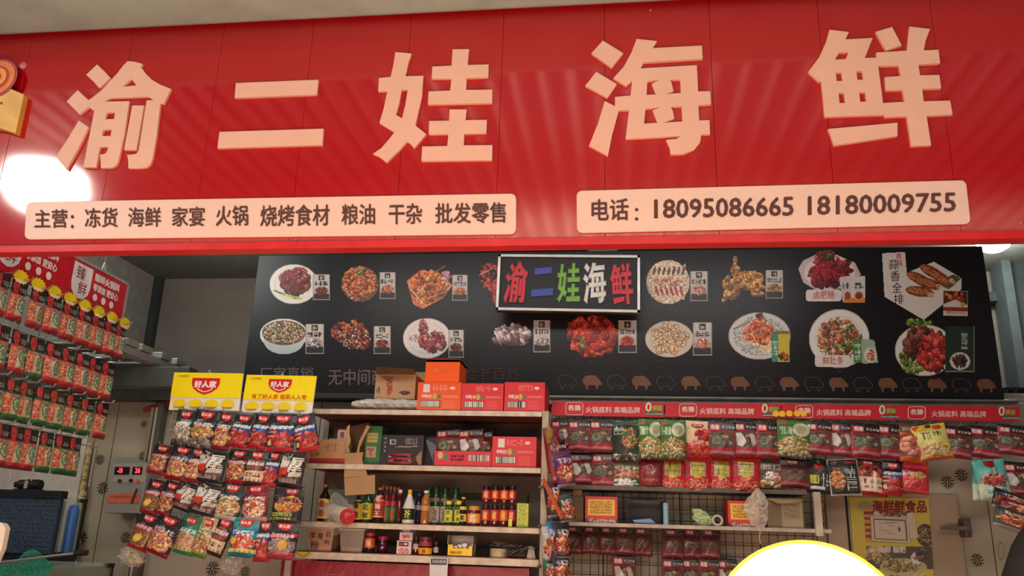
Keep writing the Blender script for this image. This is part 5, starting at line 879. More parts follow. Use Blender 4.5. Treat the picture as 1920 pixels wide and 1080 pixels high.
# red display tray with two pouches
Y2 = 4.53; xa, xb = gx(814, 1, Y2), gx(921, 1, Y2); z0 = sz[1]; z1 = zof(860, 846, Y2)
t = thing('red_display_tray', 'low red display tray holding hotpot pouches on second shelf', 'box', ((xa + xb) / 2, Y2 + .1, z0)); tr = mat('tray_red', (206, 40, 54), .5, var=.04)
for bb in ((xa, xb, Y2, Y2 + .004, z0, z1), (xa, xa + .004, Y2, Y2 + .2, z0, z1 + .02), (xb - .004, xb, Y2, Y2 + .2, z0, z1 + .02), (xa, xb, Y2 + .196, Y2 + .2, z0, z1 + .05), (xa, xb, Y2, Y2 + .2, z0, z0 + .004)): MB().box(*bb).build('tray_wall', tr, t)
c = Cv(100, 24, (206, 40, 54), 7); c.ell(.1, .3, .045, .25, (200, 170, 120)); c.ell(.2, .4, .04, .2, (50, 130, 70)); c.bars(.6, .25, .95, .65); face(t, xa, xb, z0, z1, Y2, c); ftext(t, '老城门火锅', xa, xb, z0, z1, Y2, (.28, .25, .52, .42), (70, 26, 30)); ftext(t, '手工底料', xa, xb, z0, z1, Y2, (.28, .48, .52, .65), (70, 26, 30))
for i, (x0, x1) in enumerate(((820, 862), (861, 905), (894, 923))): pouch_px('ming', ['left', 'middle', 'right'][i] + ' hotpot pouch standing in the red display tray', [(x0, 803 + (i == 2) * 5), (x1, 803 + (i == 2) * 3), (x1 - 1, 861), (x0, 861)], Y2 + .07 + .03 * (i == 2), th=.05, var=i, group='pouches in the red display tray')
t, xa, xb, z0, z1 = box_px('hotpot_carton', 'closed red hotpot carton with barcode at right end of second shelf', 1, 922, 1005, 819, Y2, .3, mat('carton44', redc, .5, var=.04), cat='carton')
face(t, xa, xb, z0, z1, Y2, carton_print(redc, True, 8)); ftext(t, '名扬', xa, xb, z0, z1, Y2, (.1, .43, .22, .55), (240, 226, 220))
# ------------------------------------------------------------------ bottles and jars
def bottle(name, label, i, px, wpx, ytop, prof, body, cap=None, lab=None, Y=4.6, cat='bottle', group=None, zb=None, labtxt=None, txcol=(40, 30, 30), n=18):
    """prof: (radius frac, height frac) up to the cap; cap: (z0,z1,rfrac,colour); lab: list of (z0,z1,colour)"""
    z0 = sz[i] if zb is None else zb; x = gx(px, i, Y); r = mpp(px, 930, Y) * wpx / 2; H = zof(px, ytop, Y) - z0
    t = thing(name, label, cat, (x, Y, z0), group)
    MB().lathe([(max(a, .001) * r, b * H) for a, b in prof], (x, Y, z0), n).build('glass_body', body, t, smooth=True)
    if cap:
        a, b_, rf, cc = cap; MB().lathe([(rf * r * .96, a * H), (rf * r, (a + .01) * H), (rf * r, (b_ - .02) * H), (rf * r * .85, b_ * H), (0.001, b_ * H)], (x, Y, z0), n).build('cap', mat('cap%d_%d_%d' % cc, cc, .35), t, smooth=True)
    def rad(h):
        for (a0, h0), (a1, h1) in zip(prof[:-1], prof[1:]):
            if h0 <= h <= h1: return a0 + (a1 - a0) * (h - h0) / max(h1 - h0, 1e-6)
        return prof[0][0]
    lo_ = None
    for a, b_, cc in (lab or []):
        lo_ = MB().lathe([(rad(a + (b_ - a) * k / 4) * r + .0012, (a + (b_ - a) * k / 4) * H) for k in range(5)], (x, Y, z0), 14, math.radians(190), math.radians(350)).build('label', mat('lab%d_%d_%d' % cc, cc, .45), t, smooth=True)
    if labtxt and lab:
        a, b_, cc = lab[0]
        for k, ch in enumerate(labtxt):
            q = (b_ - a) / len(labtxt); zc1 = b_ - q * k - q * .12; zc0 = b_ - q * (k + 1) + q * .12; rr_ = r * rad((a + b_) / 2)
            v, f = text2(ch, .03); hw = min(r * .5, (zc1 - zc0) * H * .5)
            b2 = MB(); b2.add([(x + (u_ - .5) * 2 * hw, Y - math.sqrt(max(rr_ ** 2 - ((u_ - .5) * 2 * hw) ** 2, 0)) - .0025 - l_ * .0003, z0 + (zc1 + (zc0 - zc1) * w_) * H) for u_, w_, l_ in v], f); b2.build('lettering', mat('ink%d_%d_%d' % txcol, txcol), t)
    return t
G_ = lambda n, c, a=1.0, ro=.12: mat('glass_' + n, c, ro, alpha=a, var=.05, spec=.8)
dk, gr, amb, brn, clr = G_('dark', (36, 20, 18)), G_('green', (30, 84, 44)), G_('amber', (170, 104, 54), .9), G_('brown', (86, 34, 26)), mat('clear_plastic', (200, 200, 190), .12, alpha=.4)
SOY = [(.001, 0), (.9, 0), (1, .03), (1, .6), (.85, .7), (.42, .82), (.36, .95)]; ROUND = [(.001, 0), (.92, 0), (1, .04), (1, .3), (.93, .4), (1, .5), (1, .68), (.8, .78), (.4, .88), (.38, .94)]
WIDE = [(.001, 0), (.95, 0), (1, .03), (1, .66), (.82, .74), (.8, .8)]; CONE = [(.001, 0), (.9, 0), (1, .04), (1, .45), (.9, .52), (.32, .86)]; TALL = [(.001, 0), (.95, 0), (1, .03), (1, .62), (.8, .72), (.45, .8), (.42, .92)]; JAR = [(.001, 0), (.85, 0), (.95, .04), (.95, .2), (1, .26), (1, .6), (.92, .68), (.9, .78)]
g3 = 'bottles on the third shelf'
bottle('sauce_bottle', 'slim sauce bottle with orange and white label alone at left of third shelf', 2, 604, 20, 908, SOY, dk, (.93, 1, .4, (190, 100, 60)), [(.08, .6, (226, 190, 60)), (.18, .5, (228, 206, 190))], labtxt='香醋', txcol=(150, 60, 40))
bottle('sauce_bottle', 'dark soy bottle with narrow yellow label left of the green bottle', 2, 668, 17, 927, SOY, dk, (.93, 1, .45, (30, 24, 24)), [(.1, .8, (206, 170, 60))], labtxt='酱油', Y=4.58)
bottle('sauce_bottle', 'green bottle with wide yellow-green label on third shelf', 2, 686, 22, 918, SOY, gr, (.93, 1, .4, (170, 110, 80)), [(.1, .58, (206, 200, 60))], labtxt='花椒', txcol=(50, 90, 40))
bottle('sauce_bottle', 'near-black bottle with red capsule-shaped label on third shelf', 2, 708, 21, 914, SOY, dk, (.93, 1, .45, (176, 100, 50)), [(.15, .78, (226, 130, 90)), (.19, .74, (190, 44, 40))], labtxt='老抽王', txcol=(240, 220, 200), Y=4.57)
for k in range(5): bottle('vinegar_bottle', ['first', 'second', 'third', 'fourth', 'fifth'][k] + ' copper-capped vinegar bottle from left in the back line of third shelf', 2, 713 + k * 7.5, 9, 910 + k, TALL, brn, (.9, 1, .62, (176, 104, 54)), Y=4.72, group='copper-capped bottles')
for k in range(2): bottle('vinegar_bottle', ['left', 'right'][k] + ' stout bottle with red top label and green lower label', 2, 721 + k * 13, 16, 926, JAR, brn, (.78, 1, .6, (130, 30, 34)), [(.05, .55, (60, 120, 60)), (.6, .76, (190, 50, 50))], labtxt='泡', txcol=(200, 60, 60), Y=4.6 + .03 * k, group='red and green labelled bottles')
bottle('vinegar_bottle', 'clear bottle of dark red vinegar with white cap', 2, 747, 14, 918, TALL, brn, (.9, 1, .55, (226, 222, 214)), Y=4.62)
bottle('seasoning_bottle', 'white conical squeeze bottle with yellow cap and dark green label', 2, 765, 23, 918, CONE, mat('milky', (206, 206, 206), .35), (.84, 1, .34, (226, 170, 50)), [(.12, .44, (24, 44, 34))], labtxt='芥', txcol=(200, 206, 60), Y=4.56)
bottle('water_bottle', 'dark ribbed bottle with blue cap on third shelf', 2, 783, 13, 924, ROUND, G_('navy', (40, 40, 56)), (.9, 1, .6, (40, 64, 120)), [(.45, .6, (150, 150, 156))], Y=4.62)
bottle('oil_bottle', 'clear amber oil bottle with white cap on third shelf', 2, 796, 16, 920, ROUND, amb, (.93, 1, .55, (230, 226, 216)), [(.4, .55, (196, 150, 90))], Y=4.55)
for k, (px, yt) in enumerate([(801, 912), (815, 912), (832, 913), (852, 914)]): bottle('green_oil_bottle', ['first', 'second', 'third', 'fourth'][k] + ' tall green oil bottle with white lower label, counted from left', 2, px, 15, yt, WIDE, gr, (.8, 1, .84, (16, 58, 38)), [(.06, .48, (206, 196, 186)), (.6, .7, (150, 130, 110))], labtxt='油', txcol=(120, 110, 96), Y=4.66, group='green oil bottles')
for k, px in enumerate((840, 859)): bottle('yellow_cap_bottle', ['left', 'right'][k] + ' yellow-capped bottle with green and yellow label in front of green oil bottles', 2, px, 15, 939, SOY, gr, (.84, 1, .75, (236, 206, 50)), [(.12, .62, (214, 206, 70))], labtxt='芥末', txcol=(60, 120, 50), Y=4.57, group='yellow-capped bottles')
bottle('sauce_bottle', 'narrow-necked soy bottle with two yellow labels beside the wide jar', 2, 867, 13, 932, SOY, dk, (.93, 1, .6, (226, 160, 50)), [(.14, .4, (230, 196, 60)), (.55, .66, (226, 190, 60))], labtxt='蚝', Y=4.56)
bottle('sauce_jar', 'wide dark jar with orange lid and round orange label', 2, 888, 24, 949, JAR, brn, (.78, 1, .82, (214, 150, 60)), [(.14, .62, (236, 150, 70))], cat='jar', labtxt='酱', txcol=(240, 226, 190), Y=4.57)
zj = None
for row in range(2):
    for k, px in enumerate((910, 927, 944, 959)):
        zb = sz[2] + row * (U(930, 945, 4.57)[2] - sz[2])
        bottle('chili_jar', '%s chili jar from left in the %s layer, red label' % (['first', 'second', 'third', 'fourth'][k], ['lower', 'upper'][row]), 2, px, 15.5, 946 - row * 35, JAR, brn, (.78, 1, .92, (34, 22, 24) if row else (50, 22, 26)), [(.26, .74, [(206, 60, 44), (206, 60, 44), (226, 100, 44), (176, 40, 60)][k])], zb=zb, labtxt='椒', txcol=(240, 190, 120), cat='jar', group='stacked chili jars', Y=4.57)
t, xa, xb, z0, z1 = box_px('lime_box', 'stack-like lime green box standing right of the chili jars', 2, 969, 990, 944, 4.56, .07, mat('lime', (196, 206, 60), .5))
c = Cv(22, 40, (196, 206, 66), 3); [c.rect(0, .2 * k + .17, 1, .2 * k + .2, (140, 150, 50)) for k in range(5)]; [c.glyphs(.15, .2 * k + .04, .85, .2 * k + .13, 3, (130, 150, 60)) for k in range(5)]; face(t, xa, xb, z0, z1, 4.56, c)
t, xa, xb, z0, z1 = box_px('lime_tag', 'little lime price tag leaning on the chili jars', 2, 953, 960, 973, 4.535, .004, mat('lime', (196, 206, 60), .5), bev=0); face(t, xa, xb, z0, z1, 4.535, Cv(4, 6, (200, 210, 70)))
# plastic jug in a clear bag
t = thing('bagged_jug', 'white jug with round red lid lying in a clear plastic bag over shelf edge', 'jug', U(634, 968, 4.52))
p0, p1 = U(622, 960, 4.62), U(650, 968, 4.46); MB().tube(p0, p1, .045, 16).build('jug_body', mat('ivory', (206, 204, 176), .4), t, smooth=True); d = (p1 - p0) / np.linalg.norm(p1 - p0); MB().tube(p1, p1 + d * .02, .042, 16).build('lid', mat('lid_red', (196, 44, 54), .4), t, smooth=True)
def crumple(name, pts, r, m, parent=None, seed=0, n=10, sc=1.0):
    R_ = random.Random(seed); V = []; cs = [np.array(p, float) for p in pts]; n = int(n * 1.6)
    tt = np.linspace(0, len(cs) - 1, (len(cs) - 1) * 4 + 1); r = np.interp(tt, range(len(cs)), r); cs = [np.array([np.interp(t_, range(len(cs)), [c_[q] for c_ in cs]) for q in range(3)]) for t_ in tt]; k = len(cs)
    for j, (c_, rr_) in enumerate(zip(cs, r)):
        for i in range(n): a = 2 * math.pi * i / n; q = rr_ * (1 + R_.uniform(-.28, .28)); V.append(c_ + np.array([q * math.cos(a), .5 * q * math.sin(a), R_.uniform(-.2, .2) * rr_]))
    return MB().add(V, [(j * n + i, j * n + (i + 1) % n, (j + 1) * n + (i + 1) % n, (j + 1) * n + i) for j in range(k - 1) for i in range(n)] + [tuple(range(n)), tuple(range((k - 1) * n, k * n))[::-1]]).build(name, m, parent)
FILM = film('clear_film', (200, 196, 184), .13)
b = crumple('bag', [U(630, 924, 4.52), U(634, 935, 4.5), U(636, 950, 4.49), U(636, 965, 4.47), U(630, 985, 4.46), U(628, 1003, 4.46)], [.012, .04, .07, .08, .05, .01], FILM, t, 3, 14)
# shelf 4
def tub(label, x0, x1, yt, col, al, txt=None):
    Y = 4.54; xa, xb = gx(x0, 3, Y), gx(x1, 3, Y); z0 = sz[3]; z1 = zof((x0 + x1) / 2, yt, Y); t = thing('plastic_tub', label, 'container', ((xa + xb) / 2, Y + .09, z0)); s_ = .012; m = mat('tub%d' % col[0], col, .3, alpha=al)
    MB().add([(xa + s_, Y + s_, z0), (xb - s_, Y + s_, z0), (xb - s_, Y + .17, z0), (xa + s_, Y + .17, z0), (xa, Y, z1), (xb, Y, z1), (xb, Y + .18, z1), (xa, Y + .18, z1)], [(0, 3, 2, 1), (0, 1, 5, 4), (1, 2, 6, 5), (2, 3, 7, 6), (3, 0, 4, 7)]).build('tub_body', m, t)
    for bb in ((xa - .004, xb + .004, Y - .004, Y + .002), (xa - .004, xb + .004, Y + .178, Y + .184), (xa - .004, xa + .002, Y, Y + .18), (xb - .002, xb + .004, Y, Y + .18)): MB().box(*bb, z1 - .006, z1 + .002).build('rim', mat('tub_rim', (200, 196, 190), .3), t)
    MB().box(xa + .02, xb - .02, Y + .02, Y + .15, z0 + .003, z0 + (z1 - z0) * (.85 if txt else .2)).build('contents', mat('contents%d' % col[0], (176, 124, 92) if txt else (206, 176, 120), .8, bump=.6, scale=60), t)
    if txt:
        for ch, a, b_, c_, d_ in txt: ftext(t, ch, xa, xb, z0, z1, Y, (a, b_, c_, d_), (70, 40, 34), .0, .006)
    return t
tub('tan plastic tub with black handwriting at left of lowest shelf', 571, 622, 989, (196, 150, 122), .9, [('手', .12, .2, .36, .52), ('精', .44, .22, .62, .5), ('石', .72, .18, .92, .42), ('粉', .18, .58, .5, .92), ('料', .7, .5, .9, .72)])
tub('frosted empty-looking plastic tub on lowest shelf', 633, 680, 992, (170, 160, 146), .6)
bottle('chili_jar', 'red-capped jar with orange label in front on lowest shelf', 3, 692, 19, 998, JAR, dk, (.8, 1, .95, (170, 34, 40)), [(.25, .72, (206, 80, 44))], cat='jar', labtxt='辣', txcol=(240, 190, 130), Y=4.56)
bottle('chili_jar', 'dark jar with crimson lid set further back on lowest shelf', 3, 716, 19, 1005, JAR, G_('plum', (76, 26, 40)), (.78, 1, 1.0, (176, 40, 60)), cat='jar', Y=4.62)
zb = sz[3]
t, xa, xb, z0, z1 = box_px('salt_box', 'lower red and white salt box of the stack of two', 3, 743, 770, 1013, 4.55, .07, mat('salt_white', (226, 206, 200), .5), group='salt boxes')
c = Cv(30, 32, (228, 208, 202), 3); c.rect(0, 0, 1, .06, (190, 60, 60)); c.rect(.12, .12, .82, .42, (30, 30, 44)); c.ell(.6, .27, .14, .08, (220, 220, 226)); c.rect(.15, .2, .4, .36, (176, 60, 60)); c.blobs(.5, .75, .4, .18, [(214, 110, 110), (226, 150, 150)], 26, .08, .14); face(t, xa, xb, z0, z1, 4.55, c); zt = z1
t, xa, xb, z0, z1 = box_px('salt_box', 'upper white salt box of the stack, blue top edge', 3, 747, 771, 992, 4.56, .06, mat('salt_white', (226, 206, 200), .5), zb=zt + .001, group='salt boxes')
c = Cv(30, 26, (228, 204, 196), 4); c.rect(0, 0, 1, .3, (44, 50, 110)); c.glyphs(.2, .06, .8, .24, 3, (220, 220, 230)); c.blobs(.5, .65, .34, .2, [(206, 100, 90), (220, 140, 130)], 18, .08, .14); face(t, xa, xb, z0, z1, 4.56, c)
bottle('spice_bottle', 'small dark spice bottle right beside salt boxes', 3, 779, 10, 1006, JAR, dk, (.8, 1, .8, (60, 30, 30)), [(.3, .6, (190, 180, 176))], Y=4.56)
bottle('sauce_jar', 'squat jar with maroon label and yellow lower label on lowest shelf', 3, 797, 26, 1006, JAR, dk, (.78, 1, .95, (120, 40, 44)), [(.05, .38, (230, 170, 40)), (.48, .74, (150, 50, 56))], cat='jar', labtxt='酱', txcol=(190, 60, 30), Y=4.56)
bottle('spice_bottle', 'little clear spice bottle just left of the yellow display box', 3, 817, 9, 1016, JAR, dk, (.8, 1, .8, (70, 60, 56)), [(.2, .6, (196, 190, 186))], Y=4.58)
bottle('spice_bottle', 'dark spice bottle standing behind the yellow-labelled squat jar', 3, 812, 11, 1002, JAR, brn, (.8, 1, .8, (90, 30, 34)), Y=4.68)
Yd = 4.53; xa, xb = gx(838, 3, Yd), gx(886, 3, Yd); z0 = sz[3]; z1 = zof(860, 1004, Yd); t = thing('yellow_display_box', 'open yellow display box of silver sachets on lowest shelf', 'box', ((xa + xb) / 2, Yd + .05, z0)); ym = mat('display_yellow', (236, 200, 40), .45)
zl = z0 + (z1 - z0) * .38
MB().prism([[(xa, z0), (xb, z0), (xb, z0 + (z1 - z0) * .5), (xb - .02, z0 + (z1 - z0) * .5), (xb - .02, zl), (xa + .03, zl), (xa + .03, z0 + (z1 - z0) * .55), (xa, z0 + (z1 - z0) * .55)]], Yd, Yd + .003).build('box_front', ym, t)
MB().box(xa, xb, Yd + .1, Yd + .103, z0, z1).build('box_back', mat('box_inner', (176, 168, 160), .5), t); MB().box(xa, xa + .003, Yd, Yd + .1, z0, z1).build('box_side', mat('box_inner', (176, 168, 160)), t); MB().box(xb - .003, xb, Yd, Yd + .1, z0, z1).build('box_side', mat('box_inner', (176, 168, 160)), t); MB().box(xa, xb, Yd, Yd + .1, z0, z0 + .003).build('box_bottom', ym, t)
ftext(t, '食用小苏打', xa, xb, z0, zl, Yd, (.12, .35, .6, .7), (150, 90, 30))
for k in range(5):
    cx = xa + .04 + .022 * k; p = MB().box(cx - .012, cx + .012, Yd + .02 + .012 * k, Yd + .026 + .012 * k, z0 + .005, z0 + .05 + .008 * (k % 3)); tag(p.build('silver_sachet', mat('silver_foil', (176, 170, 166), .25, .6, bump=.5, scale=40)), '%s silver sachet standing in the yellow display box' % ['leftmost', 'second', 'middle', 'fourth', 'rightmost'][k], 'sachet', 'silver sachets')
x = gx(933, 3, 4.55); t = thing('tape_tin', 'round beige tin heaped with foil scraps on lowest shelf', 'tin', (x, 4.6, sz[3])); rr0 = mpp(933, 1040, 4.55) * 17
MB().lathe([(.001, 0), (rr0, 0), (rr0, .045), (rr0 * .9, .045), (rr0 * .9, .01)], (x, 4.6, sz[3]), 22).build('tin_wall', mat('beige_tin', (190, 176, 140), .45), t, smooth=True)
sc_ = MB()
for k in range(34):
    a = RNG.uniform(0, 6.3); q = RNG.uniform(0, rr0 * .9); p = (x + q * math.cos(a), 4.6 + q * math.sin(a), sz[3] + .048 + RNG.uniform(0, .03)); s_ = RNG.uniform(.008, .016); sc_.add([(p[0] - s_, p[1], p[2]), (p[0] + s_, p[1] - .004, p[2] + .005), (p[0] + s_ * .7, p[1] + s_, p[2] + .008), (p[0] - s_ * .6, p[1] + s_, p[2] - .002)], [(0, 1, 2, 3)])
o = sc_.build('foil_scrap', mat('pale_foil', (196, 190, 184), .3, .1), t); o['kind'] = 'stuff'
sc_ = MB()
for k in range(60):
    p = (gx(RNG.uniform(948, 1000), 3, 4.6), RNG.uniform(4.52, 4.62), sz[3] + .006 + RNG.uniform(0, .055)); s_ = RNG.uniform(.012, .026); sc_.add([(p[0] - s_, p[1], p[2]), (p[0] + s_, p[1] - .004, p[2] + .007), (p[0] + s_ * .7, p[1] + s_, p[2] + .01), (p[0] - s_ * .6, p[1] + s_, p[2] - .002)], [(0, 1, 2, 3)])
o = sc_.build('clutter_scraps', mat('grey_foil', (170, 164, 156), .35, .1)); tag(o, 'heap of foil and wire scraps at right end of lowest shelf', 'clutter', kind='stuff')
p = gx(995, 3, 4.54); o = MB().lathe([(.001, 0), (.024, 0), (.014, .06), (.001, .062)], (p, 4.56, sz[3]), 4).build('white_cone', mat('white_plastic', (220, 216, 206), .4)); tag(o, 'small white wedge-shaped stand at right end of lowest shelf', 'stand')
c = U(568, 1037, 4.46); o = MB().lathe([(.001, -.018), (.02, -.014), (.034, 0), (.03, .004), (.001, -.004)], c, 14).build('yellow_clip', mat('clip_yellow', (240, 214, 30), .35), smooth=True); tag(o, 'tiny yellow dish-shaped clip on the lowest shelf edge', 'clip')
# red poster panel and code card under the shelves
zt_ = sz[3] - .05; xa, xb = gx(530, 3, 4.56), gx(993, 3, 4.56)
t = thing('red_poster_panel', 'creased dark red poster panel fixed below the lowest shelf', 'poster', ((xa + xb) / 2, 4.56, zt_ - .6)); MB().box(xa, xb, 4.555, 4.565, zt_ - .6, zt_).build('poster_sheet', mat('poster_red', (150, 28, 46), .35, bump=.5, scale=14, var=.15), t)
fr = MB(); pts = [U(x, y, 4.55) for x, y in ((600, 1095), (600, 1083), (606, 1077), (640, 1077), (646, 1083), (646, 1095))]
for p, q in zip(pts[:-1], pts[1:]): fr.tube(p, q, .0016, 5)
fr.build('printed_frame', mat('pale_pink', (206, 140, 146)), t)
q = ((806, 1046), (840, 1047), (838, 1095), (805, 1095)); fn = pq(*q, 4.46); cs = [fn(0, 0), fn(0, 1), fn(1, 1), fn(1, 0)]
t = thing('code_card', 'white payment card with dark heading hanging from the lowest shelf', 'card', fn(.5, 1)); MB().hexa([(x, 4.46, z) for x, y, z in cs], [(x, 4.464, z) for x, y, z in cs]).build('card_sheet', mat('card_white', (206, 202, 200), .4), t)
f2 = lambda a, b_, c_, d, dy: (lambda u, v: (fn(a + (c_ - a) * u, b_ + (d - b_) * v)[0], 4.46 - dy, fn(a + (c_ - a) * u, b_ + (d - b_) * v)[2]))
s2 = f2(.06, .03, .94, .26, .001); MB().add([s2(0, 0), s2(0, 1), s2(1, 1), s2(1, 0)], [(0, 1, 2, 3)]).build('heading_band', mat('band_grey', (60, 62, 66)), t); text('lettering', '扫码使用', f2(.14, .07, .88, .2, .003), mat('white_ink', (236, 230, 226)), t, .01)
# ------------------------------------------------------------------ things on the right rack's lower shelf
def rbox(name, label, x0, x1, yt, Y, dep, m, cat='box', zb=None, yb=987):
    z0 = (zr2 + .006) if zb is None else zb; xa, xb = U(x0, yb, Y)[0], U(x1, yb, Y)[0]; z1 = U((x0 + x1) / 2, yt, Y)[2]; t = thing(name, label, cat, ((xa + xb) / 2, Y + dep / 2, z0)); MB().box(xa, xb, Y, Y + dep, z0, z1).build('carton_body', m, t, bev=.002); return t, xa, xb, z0, z1
for i, (x0, x1, yt, lb) in enumerate(((1097, 1158, 931, 'red box with yellow notice at left of the right rack shelf'), (1366, 1424, 939, 'red box with yellow notice behind the hanging plastic bag'))):
    t, xa, xb, z0, z1 = rbox('notice_box', lb, x0, x1, yt, 4.72, .2, mat('notice_red', (196, 30, 40), .45))
    c = Cv(60, 44, (200, 34, 42), 3); c.rect(.08, .1, .92, .74, (226, 120, 40)); c.rect(.1, .13, .9, .71, (226, 190, 60)); [c.glyphs(.16, .18 + .1 * k, .84, .25 + .1 * k, 9, (170, 110, 40)) for k in range(5)]; c.rect(0, .84, 1, 1, (60, 40, 34)); c.glyphs(.1, .86, .96, .98, 10, (206, 170, 160)); face(t, xa, xb, z0, z1, 4.72, c)
t, xa, xb, z0, z1 = rbox('kraft_box', 'narrow kraft cardboard box left of the red notice box', 1072, 1094, 930, 4.76, .15, card2)
MB().box(xa + .005, xb - .01, 4.78, 4.784, z1, z1 + .035).build('flap', card, t)
Yq = 4.72; xa, xb = U(1176, 985, Yq)[0], U(1248, 985, Yq)[0]; z0 = zr2 + .006; z1 = U(1210, 938, Yq)[2]; t = thing('smoky_box', 'open smoky-black plastic box with white papers inside on the right rack', 'box', ((xa + xb) / 2, Yq + .08, z0)); sm = mat('smoky', (44, 44, 46), .2)
for bb in ((xa, xa + .005, Yq, Yq + .16, z0, z1), (xb - .005, xb, Yq, Yq + .16, z0, z1), (xa, xb, Yq + .155, Yq + .16, z0, z1), (xa, xb, Yq, Yq + .16, z0, z0 + .005), (xa, xb, Yq, Yq + .16, z1 - .004, z1)): MB().box(*bb).build('box_wall', sm, t)
tag(MB().hexa([(xa + .04, Yq + .02, z0 + .006), (xb - .05, Yq + .02, z0 + .006), (xb - .08, Yq + .02, z0 + .03), (xa + .03, Yq + .02, z0 + .02)], [(xa + .04, Yq + .08, z0 + .006), (xb - .05, Yq + .08, z0 + .006), (xb - .08, Yq + .08, z0 + .034), (xa + .03, Yq + .08, z0 + .024)]).build('folded_papers', mat('bluish_paper', (120, 150, 186), .5)), 'folded blue and white papers inside the smoky box', 'paper')
p = U(1249, 980, 4.71); o = MB().lathe([(.001, 0), (.015, 0), (.015, .11), (.01, .115), (.001, .115)], (p[0], 4.72, zr2 + .006), 12).build('striped_tube', mat('aqua_tube', (140, 186, 196), .35), smooth=True); tag(o, 'thin standing aqua and white tube right of the smoky box', 'tube')
t = crumple('green_plastic_bag', [U(1305, 955, 4.76), U(1312, 962, 4.76), U(1317, 970, 4.76), U(1322, 978, 4.76), U(1318, 984, 4.76)], [.02, .035, .05, .05, .03], mat('green_film', (170, 190, 140), .3, bump=.6, scale=40), None, 5, 12); tag(t, 'crumpled white and lime plastic bag left of the tape roll', 'bag')
c = U(1345, 971, 4.72); b = MB(); n = 22
for j in range(n):
    for r_, y_ in ((.03, -.012), (.03, .012), (.019, .012), (.019, -.012)): t_ = 2 * math.pi * j / n; b.v.append((c[0] + r_ * math.cos(t_), 4.73 + y_, zr2 + .037 + r_ * math.sin(t_)))
b.f = [(j * 4 + k, j * 4 + (k + 1) % 4, ((j + 1) % n) * 4 + (k + 1) % 4, ((j + 1) % n) * 4 + k) for j in range(n) for k in range(4)]; b.rc = True
tag(b.build('tape_roll', mat('tape_paper', (186, 176, 160), .5)), 'roll of pale tape standing on edge on right rack shelf', 'tape')
t, xa, xb, z0, z1 = rbox('cardboard_box', 'tan cardboard box with pale printed sheet at right end of rack shelf', 1440, 1508, 935, 4.74, .2, mat('olive_card', (118, 100, 72), .8))
c = Cv(60, 44, (110, 94, 66), 3); c.rect(.4, .12, .98, .96, (150, 138, 104)); [c.line(.45, .22 + .08 * k, .9, .2 + .08 * k, .015, (96, 84, 60)) for k in range(6)]; c.poly([(0, 0), (1, .02), (.95, .1), (.08, .09)], (150, 136, 104)); face(t, xa, xb, z0, z1, 4.74, c)
MB().add([(xa, 4.74, z1), (xb, 4.74, z1), (xb - .03, 4.68, z1 - .02), (xa + .05, 4.68, z1 - .03)], [(0, 1, 2, 3)]).build('flap', card, t)
t = thing('hanging_clear_bag', 'clear knotted plastic bag hanging in front of the right notice box', 'bag', U(1418, 1000, 4.6))
crumple('bag', [U(1420, 916, 4.6), U(1421, 928, 4.6), U(1418, 944, 4.6), U(1418, 962, 4.6), U(1424, 982, 4.6), U(1426, 996, 4.6)], [.008, .03, .055, .055, .035, .008], film('bag_film', (214, 206, 186), .42), t, 8, 14)
MB().path([U(1420, 917, 4.6), (U(1420, 917, 4.6)[0], YR_ - .045, zr1 - .004)], .0025).build('tie_string', mat('string', (190, 170, 130)), t)
MB().path([U(1426, 995, 4.6), U(1424, 1006, 4.6), U(1426, 1020, 4.6)], .003).build('tie_string', mat('string', (190, 170, 130)), t)
# rack-post packets right of the grid
for i, y in enumerate((938, 962)): pouch_px('snack', ['upper', 'lower'][i] + ' small red packet hanging on the pale post right of the rack', [(1530, y), (1542, y), (1546, y + 26), (1532, y + 26)], 4.9, th=.03, var=3 + i, name='snack_packet', cat='packet')
# ================================================================== DOOR, POSTER, HANDLE on the right
a, b = U(1545, 920, 5.07), U(1792, 930, 5.07); dz = U(1650, 925, 5.07)[2]
dr = thing('door_1', None, None, ((a[0] + b[0]) / 2, 5.07, 0)); dr['kind'] = 'structure'
MB().box(a[0], b[0], 5.05, 5.1, 0, dz).build('leaf', mat('door_beige', (160, 144, 120), .5, var=.06, scale=3), dr, bev=.004)
MB().box(U(1590, 950, 5.04)[0] - .012, U(1590, 950, 5.04)[0], 5.045, 5.05, 0, dz).build('seam', mat('dark_joint', (40, 36, 32)), dr)
h = thing('lever_handle', 'dark lever handle of the cold-room door', 'door handle', U(1812, 985, 5.0))
p0 = U(1812, 990, 5.0); MB().box(p0[0] - .022, p0[0] + .012, 4.96, 5.1, p0[2] - .05, p0[2] + .05).build('back_plate', mat('handle_dark', (76, 64, 60), .4), h, bev=.006)
p1 = U(1766, 991, 4.95); MB().hexa([(p1[0], 4.95, p1[2] - .006), (p0[0], 4.95, p0[2] - .016), (p0[0], 4.95, p0[2] + .012), (p1[0], 4.95, p1[2] + .01)], [(p1[0], 4.975, p1[2] - .006), (p0[0], 4.975, p0[2] - .016), (p0[0], 4.975, p0[2] + .012), (p1[0], 4.975, p1[2] + .01)]).build('lever', mat('handle_grey', (100, 92, 80), .35), h, bev=.003)
MB().tube((p0[0] - .01, 4.97, p0[2] + .02), (p0[0] - .01, 4.94, p0[2] + .02), .008, 8).build('screw', mat('handle_grey', (100, 92, 80)), h)
q = ((1592, 932), (1741, 934), (1752, 1100), (1606, 1100)); Yp = 5.04; fn = pq(*q, Yp); cs = [fn(0, 0), fn(0, 1), fn(1, 1), fn(1, 0)]
